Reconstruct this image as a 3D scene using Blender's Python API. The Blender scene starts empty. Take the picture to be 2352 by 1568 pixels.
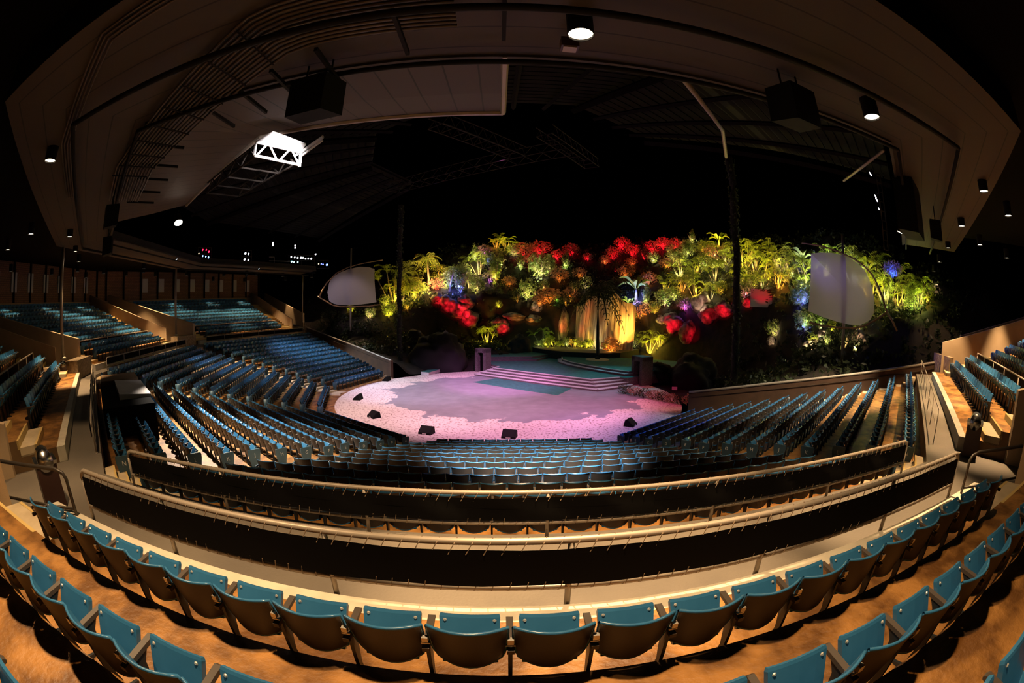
import bpy, bmesh, math, random
import numpy as np
from mathutils import Vector, Matrix
R = math.radians
sc = bpy.context.scene
COL = sc.collection
# ------------------------------------------------------------------ camera
cd = bpy.data.cameras.new('camera')
cam = bpy.data.objects.new('camera', cd); COL.objects.link(cam)
sc.camera = cam
cd.type = 'PANO'
for tgt in (cd, getattr(cd, 'cycles', None)):
    if tgt is None: continue
    try:
        tgt.panorama_type = 'FISHEYE_EQUISOLID'; tgt.fisheye_lens = 15.612; tgt.fisheye_fov = math.pi
    except Exception: pass
cd.sensor_fit = 'HORIZONTAL'; cd.sensor_width = 36.0; cd.sensor_height = 24.0
cd.lens = 15.612; cd.clip_start = .05; cd.clip_end = 500
FPX = 1020.0; CX, CY = 1176.0, 784.0
PIT, ROL, YAW = R(4.75), R(-.2), R(1.7)
fwd = np.array([math.sin(YAW)*math.cos(PIT), math.cos(YAW)*math.cos(PIT), -math.sin(PIT)])
rgt = np.array([math.cos(YAW), -math.sin(YAW), 0.]); dwn = np.cross(fwd, rgt)
r2 = rgt*math.cos(ROL)+dwn*math.sin(ROL); d2 = -rgt*math.sin(ROL)+dwn*math.cos(ROL)
MC = np.array([r2, d2, fwd]); CP = np.array([0., 0., 6.7])
cam.matrix_world = Matrix(((r2[0], -d2[0], -fwd[0], CP[0]), (r2[1], -d2[1], -fwd[1], CP[1]), (r2[2], -d2[2], -fwd[2], CP[2]), (0, 0, 0, 1)))
def pdir(x, y):                      # measured photo point -> world direction (used to survey where things stand)
    dx, dy = x-CX, y-CY; r = math.hypot(dx, dy)+1e-9; th = 2*math.asin(min(1, r/(2*FPX))); s = math.sin(th)/r
    return MC.T @ np.array([dx*s, dy*s, math.cos(th)])
def wpix(w):
    c = MC @ (np.asarray(w, float)-CP); n = np.linalg.norm(c); c = c/n; th = math.acos(max(-1, min(1, c[2])))
    k = 2*FPX*math.sin(th/2)/(math.hypot(c[0], c[1])+1e-12)
    return CX+c[0]*k, CY+c[1]*k, n
def onz(x, y, z): d = pdir(x, y); return CP+d*((z-CP[2])/d[2])
# ------------------------------------------------------------------ world, exposure
w = bpy.data.worlds.new('night'); sc.world = w; w.use_nodes = True
w.node_tree.nodes['Background'].inputs[0].default_value = (.012, .014, .02, 1)
w.node_tree.nodes['Background'].inputs[1].default_value = .0015
vs = sc.view_settings; vs.view_transform = 'Standard'; vs.look = 'None'; vs.exposure = 0.0; vs.gamma = 1.0
try: vs.use_curve_mapping = False
except Exception: pass
cy = sc.cycles
cy.max_bounces = 4; cy.diffuse_bounces = 1; cy.glossy_bounces = 2; cy.transmission_bounces = 2; cy.transparent_max_bounces = 4
cy.sample_clamp_indirect = 2.0; cy.sample_clamp_direct = 30.0
cy.caustics_reflective = False; cy.caustics_refractive = False
try: cy.use_denoising = True; cy.use_light_tree = True
except Exception: pass
rng = random.Random(7)
# ------------------------------------------------------------------ lights
def lamp(kind, loc, energy, color, target=None, angle=60, blend=.5, size=.15, parent=None):
    l = bpy.data.lights.new('lamp_light', kind); l.energy = energy; l.color = color
    if kind == 'SPOT': l.spot_size = R(angle); l.spot_blend = blend
    l.shadow_soft_size = size
    o = bpy.data.objects.new('lamp_light', l); COL.objects.link(o); o.location = loc
    if target is not None:
        d = Vector(target)-Vector(loc); o.rotation_euler = d.to_track_quat('-Z', 'Y').to_euler()
    return o
WARM = (1., .66, .34); WARM2 = (1., .74, .46)
YEL = (1., .74, .07); AMB = (1., .44, .05); RED = (1., .006, .03); BLU = (.10, .14, 1.); PUR = (.55, .10, 1.); GRN = (.35, 1., .15); WHT = (1., .86, .62); ORG = (1., .32, .04)
# ------------------------------------------------------------------ materials
def nt(name):
    m = bpy.data.materials.new(name); m.use_nodes = True
    return m, m.node_tree, m.node_tree.nodes['Principled BSDF']
def mat(name, col, rough=.6, metal=0., spec=.5, col2=None, scale=6., bump=0., bscale=30., coat=0., detail=4):
    m, t, b = nt(name)
    b.inputs['Base Color'].default_value = (*col, 1); b.inputs['Roughness'].default_value = rough; b.inputs['Metallic'].default_value = metal
    b.inputs['Specular IOR Level'].default_value = spec
    if coat: b.inputs['Coat Weight'].default_value = coat
    if col2 or bump:
        tc = t.nodes.new('ShaderNodeTexCoord')
    if col2:
        n = t.nodes.new('ShaderNodeTexNoise'); n.inputs['Scale'].default_value = scale; n.inputs['Detail'].default_value = detail
        t.links.new(tc.outputs['Object'], n.inputs['Vector'])
        r = t.nodes.new('ShaderNodeValToRGB'); r.color_ramp.elements[0].color = (*col, 1); r.color_ramp.elements[1].color = (*col2, 1)
        r.color_ramp.elements[0].position = .38; r.color_ramp.elements[1].position = .62
        t.links.new(n.outputs['Fac'], r.inputs['Fac']); t.links.new(r.outputs['Color'], b.inputs['Base Color'])
    if bump:
        n2 = t.nodes.new('ShaderNodeTexNoise'); n2.inputs['Scale'].default_value = bscale; n2.inputs['Detail'].default_value = 5
        t.links.new(tc.outputs['Object'], n2.inputs['Vector'])
        bp = t.nodes.new('ShaderNodeBump'); bp.inputs['Strength'].default_value = bump; bp.inputs['Distance'].default_value = .05
        t.links.new(n2.outputs['Fac'], bp.inputs['Height']); t.links.new(bp.outputs['Normal'], b.inputs['Normal'])
    return m
def emis(name, col, s):
    m, t, b = nt(name); b.inputs['Base Color'].default_value = (0, 0, 0, 1)
    b.inputs['Emission Color'].default_value = (*col, 1); b.inputs['Emission Strength'].default_value = s
    return m
M = {}
M['seat'] = mat('blue_plastic', (.028, .135, .285), .27, spec=.5, col2=(.035, .155, .32), scale=3, coat=.15)
M['back'] = mat('dark_shell', (.042, .037, .034), .38, spec=.4, bump=.15, bscale=240)
M['iron'] = mat('dark_iron', (.012, .016, .02), .45, metal=.0)
M['arm'] = mat('brown_armrest', (.06, .045, .035), .5)
M['bolt'] = mat('bright_bolt', (.75, .72, .66), .25, metal=.6)
M['panel'] = mat('slate_blue_end_panel', (.035, .085, .13), .45)
M['letter'] = mat('white_letter', (.75, .75, .75), .6)
M['conc'] = mat('stained_ochre_concrete', (.13, .052, .010), .5, col2=(.40, .185, .045), scale=2.4, bump=.3, bscale=16, detail=12)
M['walk'] = mat('grey_brown_concrete', (.15, .125, .10), .6, col2=(.19, .158, .122), scale=.8, bump=.15, bscale=25, detail=6)
M['riser'] = mat('dark_riser_concrete', (.12, .065, .025), .7, col2=(.16, .09, .035), scale=2)
M['curb'] = mat('pale_curb_paint', (.70, .63, .50), .55, col2=(.62, .55, .43), scale=5)
M['step'] = mat('pale_aisle_concrete', (.66, .52, .34), .6, col2=(.56, .43, .27), scale=2.5)
M['nosing'] = mat('yellow_step_nosing', (.72, .50, .18), .5)
M['plaster'] = mat('tan_plaster', (.46, .32, .19), .7, col2=(.50, .355, .22), scale=1.2, bump=.1, bscale=60)
M['black'] = mat('black_cloth', (.0025, .002, .002), .9, spec=.1)
M['rail'] = mat('painted_rail_steel', (.36, .30, .24), .38, metal=.25)
M['cord'] = mat('tan_lacing_cord', (.20, .14, .09), .7)
M['soffit'] = None
M['fascia'] = mat('dark_beam_steel', (.008, .007, .006), .7, spec=.15)
M['outer'] = mat('unlit_outer_roof', (.0015, .0012, .0012), .95, spec=.1)  # near-black colour stands in for the lack of light out there
M['hoop'] = mat('dark_bronze_pipe', (.05, .04, .032), .4, metal=.3)
M['drock'] = mat('near_black_rock', (.012, .010, .010), .95, bump=.8, bscale=3)  # unlit boulders' shade put into the colour; planter stone shares it
M['conduit'] = mat('grey_conduit', (.085, .068, .052), .5, metal=.1)
M['can'] = mat('black_lamp_housing', (.003, .003, .003), .7, spec=.15)
M['rock'] = mat('grey_brown_rock', (.07, .05, .04), .85, col2=(.36, .29, .23), scale=1.6, bump=1., bscale=3.2, detail=9)
M['soil'] = mat('dark_soil', (.014, .010, .006), .95, col2=(.028, .019, .011), scale=1.5, bump=.6, bscale=3)
M['trunk'] = mat('palm_bark', (.20, .15, .10), .8, col2=(.28, .22, .15), scale=9, bump=.4, bscale=40)
M['dbark'] = mat('dark_bark', (.014, .012, .010), .9, bump=.6, bscale=12)
M['wallbr'] = mat('brown_stucco', (.055, .024, .011), .8, col2=(.075, .033, .015), scale=1.5, bump=.2, bscale=50)
M['stone'] = mat('rubble_stone', (.22, .15, .085), .8, col2=(.36, .26, .15), scale=7, bump=1., bscale=6)
M['metal'] = mat('brushed_steel', (.62, .60, .56), .22, metal=1.)
M['maroon'] = mat('dark_maroon_bin', (.045, .018, .014), .45)
M['bamboo'] = mat('bamboo_spar', (.34, .20, .10), .5, col2=(.26, .15, .075), scale=4)
M['sail'] = None
M['truss'] = mat('white_painted_truss', (.80, .78, .76), .5)
M['dtruss'] = mat('dull_grey_truss', (.026, .021, .018), .7, spec=.15)
M['ribs'] = mat('ribbed_inner_roof', (.007, .006, .0055), .9, spec=.08)
M['deck'] = mat('teal_green_carpet', (.025, .15, .12), .95, col2=(.036, .20, .155), scale=3, bump=.3, bscale=120)
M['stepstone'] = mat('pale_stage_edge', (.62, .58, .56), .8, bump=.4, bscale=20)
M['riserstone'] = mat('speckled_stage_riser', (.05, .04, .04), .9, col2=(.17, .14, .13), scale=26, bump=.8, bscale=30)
M['wood'] = mat('brown_timber', (.13, .075, .035), .7)
M['white'] = mat('white_board', (.50, .46, .45), .7, col2=(.56, .52, .50), scale=2)
M['brick'] = None
M['red_extinguisher'] = mat('red_paint', (.5, .02, .015), .3)
M['roofpan'] = None
M['glass'] = mat('pale_wall_panel', (.80, .74, .66), .5)
def leafmat(name, c1, c2):
    m, t, b = nt(name); tc = t.nodes.new('ShaderNodeTexCoord'); n = t.nodes.new('ShaderNodeTexNoise'); n.inputs['Scale'].default_value = 2.2
    t.links.new(tc.outputs['Object'], n.inputs['Vector']); r = t.nodes.new('ShaderNodeValToRGB')
    r.color_ramp.elements[0].color = (*c1, 1); r.color_ramp.elements[1].color = (*c2, 1); r.color_ramp.elements[0].position = .35; r.color_ramp.elements[1].position = .65
    t.links.new(n.outputs['Fac'], r.inputs['Fac']); t.links.new(r.outputs['Color'], b.inputs['Base Color'])
    b.inputs['Roughness'].default_value = .45
    tr = t.nodes.new('ShaderNodeBsdfTranslucent'); t.links.new(r.outputs['Color'], tr.inputs['Color'])
    mx = t.nodes.new('ShaderNodeMixShader'); mx.inputs[0].default_value = .35
    t.links.new(b.outputs[0], mx.inputs[1]); t.links.new(tr.outputs[0], mx.inputs[2]); t.links.new(mx.outputs[0], t.nodes['Material Output'].inputs['Surface'])
    return m
M['leaf'] = leafmat('palm_leaf', (.20, .27, .035), (.46, .50, .085))
M['leaf2'] = leafmat('shrub_leaf', (.10, .17, .03), (.48, .50, .17))
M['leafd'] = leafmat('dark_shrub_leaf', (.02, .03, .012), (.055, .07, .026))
M['redleaf'] = leafmat('bronze_leaf', (.30, .16, .10), (.50, .28, .18))
def plankmat(name, col, joint, period, mode):     # painted soffit boards, seams follow the ring (mode r) or run radially (mode a)
    m, t, b = nt(name); L = t.links; N = t.nodes.new
    geo = N('ShaderNodeNewGeometry'); sub = N('ShaderNodeVectorMath'); sub.operation = 'SUBTRACT'; sub.inputs[1].default_value = (.68, 32, 0)
    L.new(geo.outputs['Position'], sub.inputs[0]); sep = N('ShaderNodeSeparateXYZ'); L.new(sub.outputs[0], sep.inputs[0])
    at = N('ShaderNodeMath'); at.operation = 'ARCTAN2'; L.new(sep.outputs[0], at.inputs[0]); L.new(sep.outputs[1], at.inputs[1])
    def mth(op, a, b_=None, c=None):
        n = N('ShaderNodeMath'); n.operation = op
        for i, v in enumerate((a, b_, c)):
            if v is None: continue
            if isinstance(v, (int, float)): n.inputs[i].default_value = v
            else: L.new(v, n.inputs[i])
        return n.outputs[0]
    ang = at.outputs[0]
    k = mth('ROUND', mth('DIVIDE', mth('ADD', ang, math.pi), R(36))); da = mth('SUBTRACT', mth('ADD', ang, math.pi), mth('MULTIPLY', k, R(36)))
    rr = mth('SQRT', mth('ADD', mth('MULTIPLY', sep.outputs[0], sep.outputs[0]), mth('MULTIPLY', sep.outputs[1], sep.outputs[1])))
    co = mth('MULTIPLY', rr, mth('COSINE', da) if mode == 'r' else mth('SINE', da))
    fr = mth('FRACT', mth('DIVIDE', mth('ADD', co, 100), period))
    ln = mth('LESS_THAN', fr, .055)
    nz = N('ShaderNodeTexNoise'); nz.inputs['Scale'].default_value = .9; nz.inputs['Detail'].default_value = 6
    mx0 = N('ShaderNodeMixRGB'); mx0.inputs[1].default_value = (*[c*.85 for c in col], 1); mx0.inputs[2].default_value = (*[c*1.1 for c in col], 1); L.new(nz.outputs['Fac'], mx0.inputs[0])
    mx = N('ShaderNodeMixRGB'); L.new(ln, mx.inputs[0]); L.new(mx0.outputs[0], mx.inputs[1]); mx.inputs[2].default_value = (*joint, 1)
    L.new(mx.outputs[0], b.inputs['Base Color']); b.inputs['Roughness'].default_value = .7
    return m
M['soffit'] = plankmat('soffit_boards_ringwise', (.050, .038, .029), (.012, .009, .007), .62, 'r')
M['soffit2'] = plankmat('soffit_boards_radial', (.066, .050, .039), (.014, .011, .008), .62, 'a')
def brickmat(name, c1, c2, mortar, sx, bw=.5, rh=.25, ms=.02):
    m, t, b = nt(name); tc = t.nodes.new('ShaderNodeTexCoord'); mp = t.nodes.new('ShaderNodeMapping'); t.links.new(tc.outputs['UV'], mp.inputs[0])
    br = t.nodes.new('ShaderNodeTexBrick'); br.inputs['Color1'].default_value = (*c1, 1); br.inputs['Color2'].default_value = (*c2, 1); br.inputs['Mortar'].default_value = (*mortar, 1)
    br.inputs['Scale'].default_value = sx; br.inputs['Mortar Size'].default_value = ms; br.inputs['Brick Width'].default_value = bw; br.inputs['Row Height'].default_value = rh
    t.links.new(mp.outputs[0], br.inputs[0]); t.links.new(br.outputs['Color'], b.inputs['Base Color']); b.inputs['Roughness'].default_value = .85
    return m
M['brick'] = brickmat('brown_brick', (.36, .19, .10), (.28, .15, .08), (.10, .06, .04), 1.5)
def sailmat():
    m, t, b = nt('cream_sailcloth'); b.inputs['Base Color'].default_value = (.62, .58, .62, 1); b.inputs['Roughness'].default_value = .8
    tr = t.nodes.new('ShaderNodeBsdfTranslucent'); tr.inputs['Color'].default_value = (.6, .56, .6, 1)
    tp = t.nodes.new('ShaderNodeBsdfTransparent'); mx = t.nodes.new('ShaderNodeMixShader'); mx.inputs[0].default_value = .4
    mx2 = t.nodes.new('ShaderNodeMixShader'); mx2.inputs[0].default_value = .10
    L = t.links; L.new(b.outputs[0], mx.inputs[1]); L.new(tr.outputs[0], mx.inputs[2]); L.new(mx.outputs[0], mx2.inputs[1]); L.new(tp.outputs[0], mx2.inputs[2])
    L.new(mx2.outputs[0], t.nodes['Material Output'].inputs['Surface']); return m
M['sail'] = sailmat()
def arenamat():
    m, t, b = nt('arena_sand_and_wet_pad'); L = t.links; N = t.nodes.new
    geo = N('ShaderNodeNewGeometry')
    mp = N('ShaderNodeMapping'); mp.inputs['Location'].default_value = (-1.2, -33.0, 0); mp.vector_type = 'POINT'; L.new(geo.outputs['Position'], mp.inputs[0])
    mp2 = N('ShaderNodeMapping'); mp2.inputs['Rotation'].default_value = (0, 0, R(-36)); mp2.inputs['Scale'].default_value = (1/10.4, 1/8.8, 0); L.new(mp.outputs[0], mp2.inputs[0])
    ln = N('ShaderNodeVectorMath'); ln.operation = 'LENGTH'; L.new(mp2.outputs[0], ln.inputs[0])
    nz = N('ShaderNodeTexNoise'); nz.inputs['Scale'].default_value = .42; nz.inputs['Detail'].default_value = 5; nz.inputs['Roughness'].default_value = .55; L.new(geo.outputs['Position'], nz.inputs['Vector'])
    ad = N('ShaderNodeMath'); ad.operation = 'MULTIPLY_ADD'; L.new(nz.outputs['Fac'], ad.inputs[0]); ad.inputs[1].default_value = .75; L.new(ln.outputs['Value'], ad.inputs[2])
    rp = N('ShaderNodeValToRGB'); rp.color_ramp.elements[0].position = .5; rp.color_ramp.elements[0].color = (0, 0, 0, 1); rp.color_ramp.elements[1].position = .5; rp.color_ramp.elements[1].color = (1, 1, 1, 1)
    sb = N('ShaderNodeMath'); sb.operation = 'SUBTRACT'; L.new(ad.outputs[0], sb.inputs[0]); sb.inputs[1].default_value = 1.30
    sm = N('ShaderNodeMath'); sm.operation = 'MULTIPLY_ADD'; sm.use_clamp = True; L.new(sb.outputs[0], sm.inputs[0]); sm.inputs[1].default_value = 45; sm.inputs[2].default_value = .5
    n1 = N('ShaderNodeTexNoise'); n1.inputs['Scale'].default_value = 1.1; n1.inputs['Detail'].default_value = 8; L.new(geo.outputs['Position'], n1.inputs['Vector'])
    pad = N('ShaderNodeMixRGB'); pad.inputs[1].default_value = (.16, .17, .17, 1); pad.inputs[2].default_value = (.34, .33, .35, 1); L.new(n1.outputs['Fac'], pad.inputs[0])
    n2 = N('ShaderNodeTexNoise'); n2.inputs['Scale'].default_value = 7; n2.inputs['Detail'].default_value = 3; L.new(geo.outputs['Position'], n2.inputs['Vector'])
    sr = N('ShaderNodeValToRGB'); sr.color_ramp.elements[0].position = .36; sr.color_ramp.elements[0].color = (.30, .20, .15, 1); sr.color_ramp.elements[1].position = .46; sr.color_ramp.elements[1].color = (.74, .64, .56, 1); L.new(n2.outputs['Fac'], sr.inputs['Fac'])
    mx = N('ShaderNodeMixRGB'); L.new(sm.outputs[0], mx.inputs[0]); L.new(pad.outputs[0], mx.inputs[1]); L.new(sr.outputs['Color'], mx.inputs[2]); L.new(mx.outputs[0], b.inputs['Base Color'])
    b.inputs['Roughness'].default_value = .8
    bp = N('ShaderNodeBump'); bp.inputs['Strength'].default_value = .5; bp.inputs['Distance'].default_value = .04; L.new(n2.outputs['Fac'], bp.inputs['Height']); L.new(bp.outputs[0], b.inputs['Normal'])
    return m
M['arena'] = arenamat()
def fallmat():
    m, t, b = nt('streaked_wet_rock_face'); L = t.links; N = t.nodes.new
    tc = N('ShaderNodeTexCoord'); mp = N('ShaderNodeMapping'); mp.inputs['Scale'].default_value = (14, .5, 1); L.new(tc.outputs['UV'], mp.inputs[0])
    nz = N('ShaderNodeTexNoise'); nz.inputs['Scale'].default_value = 2.; nz.inputs['Detail'].default_value = 6; L.new(mp.outputs[0], nz.inputs['Vector'])
    r = N('ShaderNodeValToRGB'); r.color_ramp.elements[0].position = .35; r.color_ramp.elements[0].color = (.16, .08, .03, 1); r.color_ramp.elements[1].position = .62; r.color_ramp.elements[1].color = (.85, .70, .48, 1)
    L.new(nz.outputs['Fac'], r.inputs['Fac']); L.new(r.outputs['Color'], b.inputs['Base Color']); b.inputs['Roughness'].default_value = .35
    bp = N('ShaderNodeBump'); bp.inputs['Strength'].default_value = .7; bp.inputs['Distance'].default_value = .15; L.new(nz.outputs['Fac'], bp.inputs['Height']); L.new(bp.outputs[0], b.inputs['Normal'])
    return m
M['fall'] = fallmat()
# ------------------------------------------------------------------ mesh helpers
class MB:
    def __init__(s): s.v = []; s.f = []; s.m = []; s.uv = None
    def poly(s, pts, mi=0):
        i = len(s.v); s.v += [tuple(map(float, p)) for p in pts]; s.f.append(tuple(range(i, i+len(pts)))); s.m.append(mi)
    def hexa(s, p, mi=0):            # 8 points: bottom ring 0-3, top ring 4-7
        i = len(s.v); s.v += [tuple(map(float, q)) for q in p]
        for q in ((3, 2, 1, 0), (4, 5, 6, 7), (0, 1, 5, 4), (1, 2, 6, 5), (2, 3, 7, 6), (3, 0, 4, 7)): s.f.append(tuple(i+k for k in q)); s.m.append(mi)
    def box(s, x0, x1, y0, y1, z0, z1, mi=0): s.hexa([(x0, y0, z0), (x1, y0, z0), (x1, y1, z0), (x0, y1, z0), (x0, y0, z1), (x1, y0, z1), (x1, y1, z1), (x0, y1, z1)], mi)
    def prism(s, poly, z0, z1, mi=0, mtop=None):
        n = len(poly); i = len(s.v)
        zt = z1 if isinstance(z1, (list, tuple)) else [z1]*n
        s.v += [(p[0], p[1], z0) for p in poly]+[(p[0], p[1], zt[k]) for k, p in enumerate(poly)]
        s.f.append(tuple(i+n-1-k for k in range(n))); s.m.append(mi)
        s.f.append(tuple(i+n+k for k in range(n))); s.m.append(mi if mtop is None else mtop)
        for k in range(n): s.f.append((i+k, i+(k+1) % n, i+n+(k+1) % n, i+n+k)); s.m.append(mi)
    def tube(s, pts, r, n=8, mi=0, cap=True):
        pts = [Vector(p) for p in pts]; i = len(s.v); rs = r if isinstance(r, (list, tuple)) else [r]*len(pts)
        up = Vector((0, 0, 1))
        for k, p in enumerate(pts):
            t = (pts[min(k+1, len(pts)-1)]-pts[max(k-1, 0)]).normalized()
            a = t.cross(up);
            if a.length < 1e-3: a = t.cross(Vector((0, 1, 0)))
            a.normalize(); b = t.cross(a)
            for j in range(n):
                an = 2*math.pi*j/n; q = p+(a*math.cos(an)+b*math.sin(an))*rs[k]; s.v.append(tuple(q))
        for k in range(len(pts)-1):
            for j in range(n): s.f.append((i+k*n+j, i+k*n+(j+1) % n, i+(k+1)*n+(j+1) % n, i+(k+1)*n+j)); s.m.append(mi)
        if cap:
            s.f.append(tuple(i+j for j in reversed(range(n)))); s.m.append(mi); s.f.append(tuple(i+(len(pts)-1)*n+j for j in range(n))); s.m.append(mi)
    def plate(s, prof, x0, x1, mi=0):     # profile in (y,z), extruded in x
        n = len(prof); i = len(s.v); s.v += [(x0, y, z) for y, z in prof]+[(x1, y, z) for y, z in prof]
        s.f.append(tuple(i+k for k in range(n))); s.m.append(mi); s.f.append(tuple(i+n+n-1-k for k in range(n))); s.m.append(mi)
        for k in range(n): s.f.append((i+k, i+n+k, i+n+(k+1) % n, i+(k+1) % n)); s.m.append(mi)
    def grid(s, P, mi=0, flip=False):     # P[i][j] points
        i0 = len(s.v); a = len(P); b = len(P[0])
        for row in P: s.v += [tuple(map(float, q)) for q in row]
        for i in range(a-1):
            for j in range(b-1):
                q = (i0+i*b+j, i0+i*b+j+1, i0+(i+1)*b+j+1, i0+(i+1)*b+j); s.f.append(q[::-1] if flip else q); s.m.append(mi)
    def mesh(s, name, mats, smooth=False):
        me = bpy.data.meshes.new(name); me.from_pydata(s.v, [], s.f)
        for x in mats: me.materials.append(x)
        if len(mats) > 1: me.polygons.foreach_set('material_index', s.m)
        if smooth: me.polygons.foreach_set('use_smooth', [True]*len(s.f))
        me.update(); return me
    def build(s, name, mats, parent=None, smooth=False):
        if not isinstance(mats, (list, tuple)): mats = [mats]
        o = bpy.data.objects.new(name, s.mesh(name, mats, smooth)); COL.objects.link(o)
        if parent: o.parent = parent
        return o
def link(name, me, parent=None):
    o = bpy.data.objects.new(name, me); COL.objects.link(o)
    if parent: o.parent = parent
    return o
def tag(o, label=None, cat=None, group=None, kind=None):
    if label: o['label'] = label
    if cat: o['category'] = cat
    if group: o['group'] = group
    if kind: o['kind'] = kind
    return o
def thing(name, label, cat, loc=(0, 0, 0), rz=0, group=None):
    o = bpy.data.objects.new(name, None); COL.objects.link(o); o.empty_display_size = .1
    o.location = loc; o.rotation_euler = (0, 0, rz); return tag(o, label, cat, group)
def struct(mb, name, mats, smooth=False, label=None):
    return tag(mb.build(name, mats, None, smooth), label, kind='structure')
ORD = 'first second third fourth fifth sixth seventh eighth ninth tenth eleventh twelfth thirteenth fourteenth fifteenth sixteenth seventeenth eighteenth nineteenth twentieth'.split()
def ordw(i):
    if i <= 20: return ORD[i-1]
    if i < 30: return 'twenty-'+ORD[i-21]
    return 'thirtieth' if i == 30 else 'thirty-'+ORD[i-31]
# ------------------------------------------------------------------ venue geometry
OX, OY = .68, 32.0
T18 = math.tan(R(18))
def S(n, lat, a, z=None):              # n: block number (0 = the block in front of the camera, + to the left), lat: across, a: out from the arena centre
    t = R(36*n); x = OX-a*math.sin(t)-lat*math.cos(t); y = OY-a*math.cos(t)+lat*math.sin(t)
    return (x, y) if z is None else (x, y, z)
def rowA(k): return 13.4+1.064*k       # lower bowl row line
def rowZ(k): return 6.7-(5.84-.244*k)-.85   # tread height
LET = 'ABCDEFGHJKLMN'
WZ = 3.6                               # walkway level
SECT = (-1, 0, 1, 2, 3)
def wedge(n, a0, a1, w0=None, w1=None, l0=None, l1=None):
    h0 = a0*T18; h1 = a1*T18
    L0 = -h0 if l0 is None else l0(a0); L1 = h0 if l1 is None else l1(a0)
    K0 = -h1 if l0 is None else l0(a1); K1 = h1 if l1 is None else l1(a1)
    return [S(n, L0, a0), S(n, L1, a0), S(n, K1, a1), S(n, K0, a1)]
# arena floor and lower treads
mb = MB(); N = 96
ring = [(OX+12.55*math.cos(2*math.pi*i/N), OY+12.55*math.sin(2*math.pi*i/N)) for i in range(N)]
mb.prism(ring, -.3, .02)
struct(mb, 'floor', M['arena'])
for n in SECT:
    mb = MB()
    mb.prism(wedge(n, 11.9, rowA(0)+.10), -.35, rowZ(0), 1, 0)
    for k in range(1, 13): mb.prism(wedge(n, rowA(k-1)+.10, rowA(k)+.10), -.35, rowZ(k), 1, 0)
    mb.prism(wedge(n, rowA(12)+.10, 26.72), -.35, rowZ(12), 1, 0)
    struct(mb, 'seating_terrace', [M['conc'], M['riser']])
    mb = MB(); ao = 28.66 if n == 0 else 27.62
    mb.prism(wedge(n, 26.6, ao), -.35, WZ, 0, 0)
    struct(mb, 'walkway_floor', [M['walk']])
# aisle steps of the lower bowl
AIS = .91
for b in range(-2, 4):                 # boundary between block b and b+1
    for (n, sgn) in ((b, 1), (b+1, -1)):
        if n not in SECT: continue
        mb = MB()
        for k in range(0, 13):
            z0 = rowZ(k); z1 = rowZ(k+1) if k < 12 else WZ
            a = rowA(k)+.10; st = 2 if k < 12 else 4
            for j in range(1, st):
                zz = z0+(z1-z0)*j/st; d = .36*(st-j)
                aa, ab = a-d, a+.0
                if k == 12: aa, ab = 26.6-.3*(st-j), 26.6
                h = lambda q: q*T18
                P = [S(n, sgn*(h(aa)-AIS), aa), S(n, sgn*(h(aa)-.001), aa), S(n, sgn*(h(ab)-.001), ab), S(n, sgn*(h(ab)-AIS), ab)]
                if sgn < 0: P = P[::-1]
                mb.prism(P, z0-.02, zz, 0)
                P2 = [S(n, sgn*(h(aa)-AIS), aa-.005), S(n, sgn*(h(aa)-.001), aa-.005), S(n, sgn*(h(aa+.05)-.001), aa+.05), S(n, sgn*(h(aa+.05)-AIS), aa+.05)]
                if sgn < 0: P2 = P2[::-1]
                if k == 12: mb.prism(P2, zz-.02, zz+.004, 1)
            aa, ab = a-1.0 if k else a-1.2, a
            P = [S(n, sgn*(aa*T18-AIS), aa), S(n, sgn*(aa*T18), aa), S(n, sgn*(ab*T18), ab), S(n, sgn*(ab*T18-AIS), ab)]
            if sgn < 0: P = P[::-1]
            mb.prism(P, z0-.01, z0+.006, 0)
        struct(mb, 'aisle_stairs', [M['step'], M['nosing']])
# upper tier
def upA(n, j):
    if n == 0: return 32.13 if j == 2 else 29.92+1.16*j
    return 28.95+1.0*j if j < 2 else 31.9+1.08*(j-2)
def upZ(j): return 3.95+.33*j
UN = {0: 5, 1: 11, 2: 11, 3: 11, -1: 11}
def pw(a): return a*T18-1.75           # half width inside the section walls
for n in SECT:
    mb = MB(); c0 = 28.66 if n == 0 else 27.62
    if n == 0: lo, hi = (lambda a: -(a*T18-1.75)), (lambda a: a*T18-1.75)
    else: lo, hi = (lambda a: -pw(a)), (lambda a: pw(a))
    mb.prism(wedge(n, c0, c0+.24, l0=lo, l1=hi), 3.0, 3.95, 1, 1)
    for j in range(UN[n]):
        a0 = c0+.24 if j == 0 else upA(n, j-1)-.03; a1 = upA(n, j)-.03
        mb.prism(wedge(n, a0, a1, l0=lo, l1=hi), 3.0, upZ(j), 2, 0)
    a0 = upA(n, UN[n]-1)-.03
    mb.prism(wedge(n, a0, a0+.9 if n else a0+3.0, l0=lo, l1=hi), 3.0, upZ(UN[n]-1), 2, 0)
    struct(mb, 'upper_terrace', [M['conc'], M['curb'], M['riser']])
    # side stairs of the upper block
    for sgn in (1, -1):
        mb = MB()
        for j in range(1, UN[n]):
            a = upA(n, j-1)-.03; zz = (upZ(j-1)+upZ(j))/2
            h = lambda q: q*T18-1.75
            for (aa, ab, z_, mi) in ((a-.5, a, zz, 0), (a-.505, a-.44, zz+.004, 1), (a-.005, a+.06, upZ(j)+.004, 1)):
                P = [S(n, sgn*(h(aa)-1.75), aa), S(n, sgn*h(aa), aa), S(n, sgn*h(ab), ab), S(n, sgn*(h(ab)-1.75), ab)]
                if sgn < 0: P = P[::-1]
                mb.prism(P, z_-.2, z_, mi)
        struct(mb, 'tier_stairs', [M['step'], M['nosing']])
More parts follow.
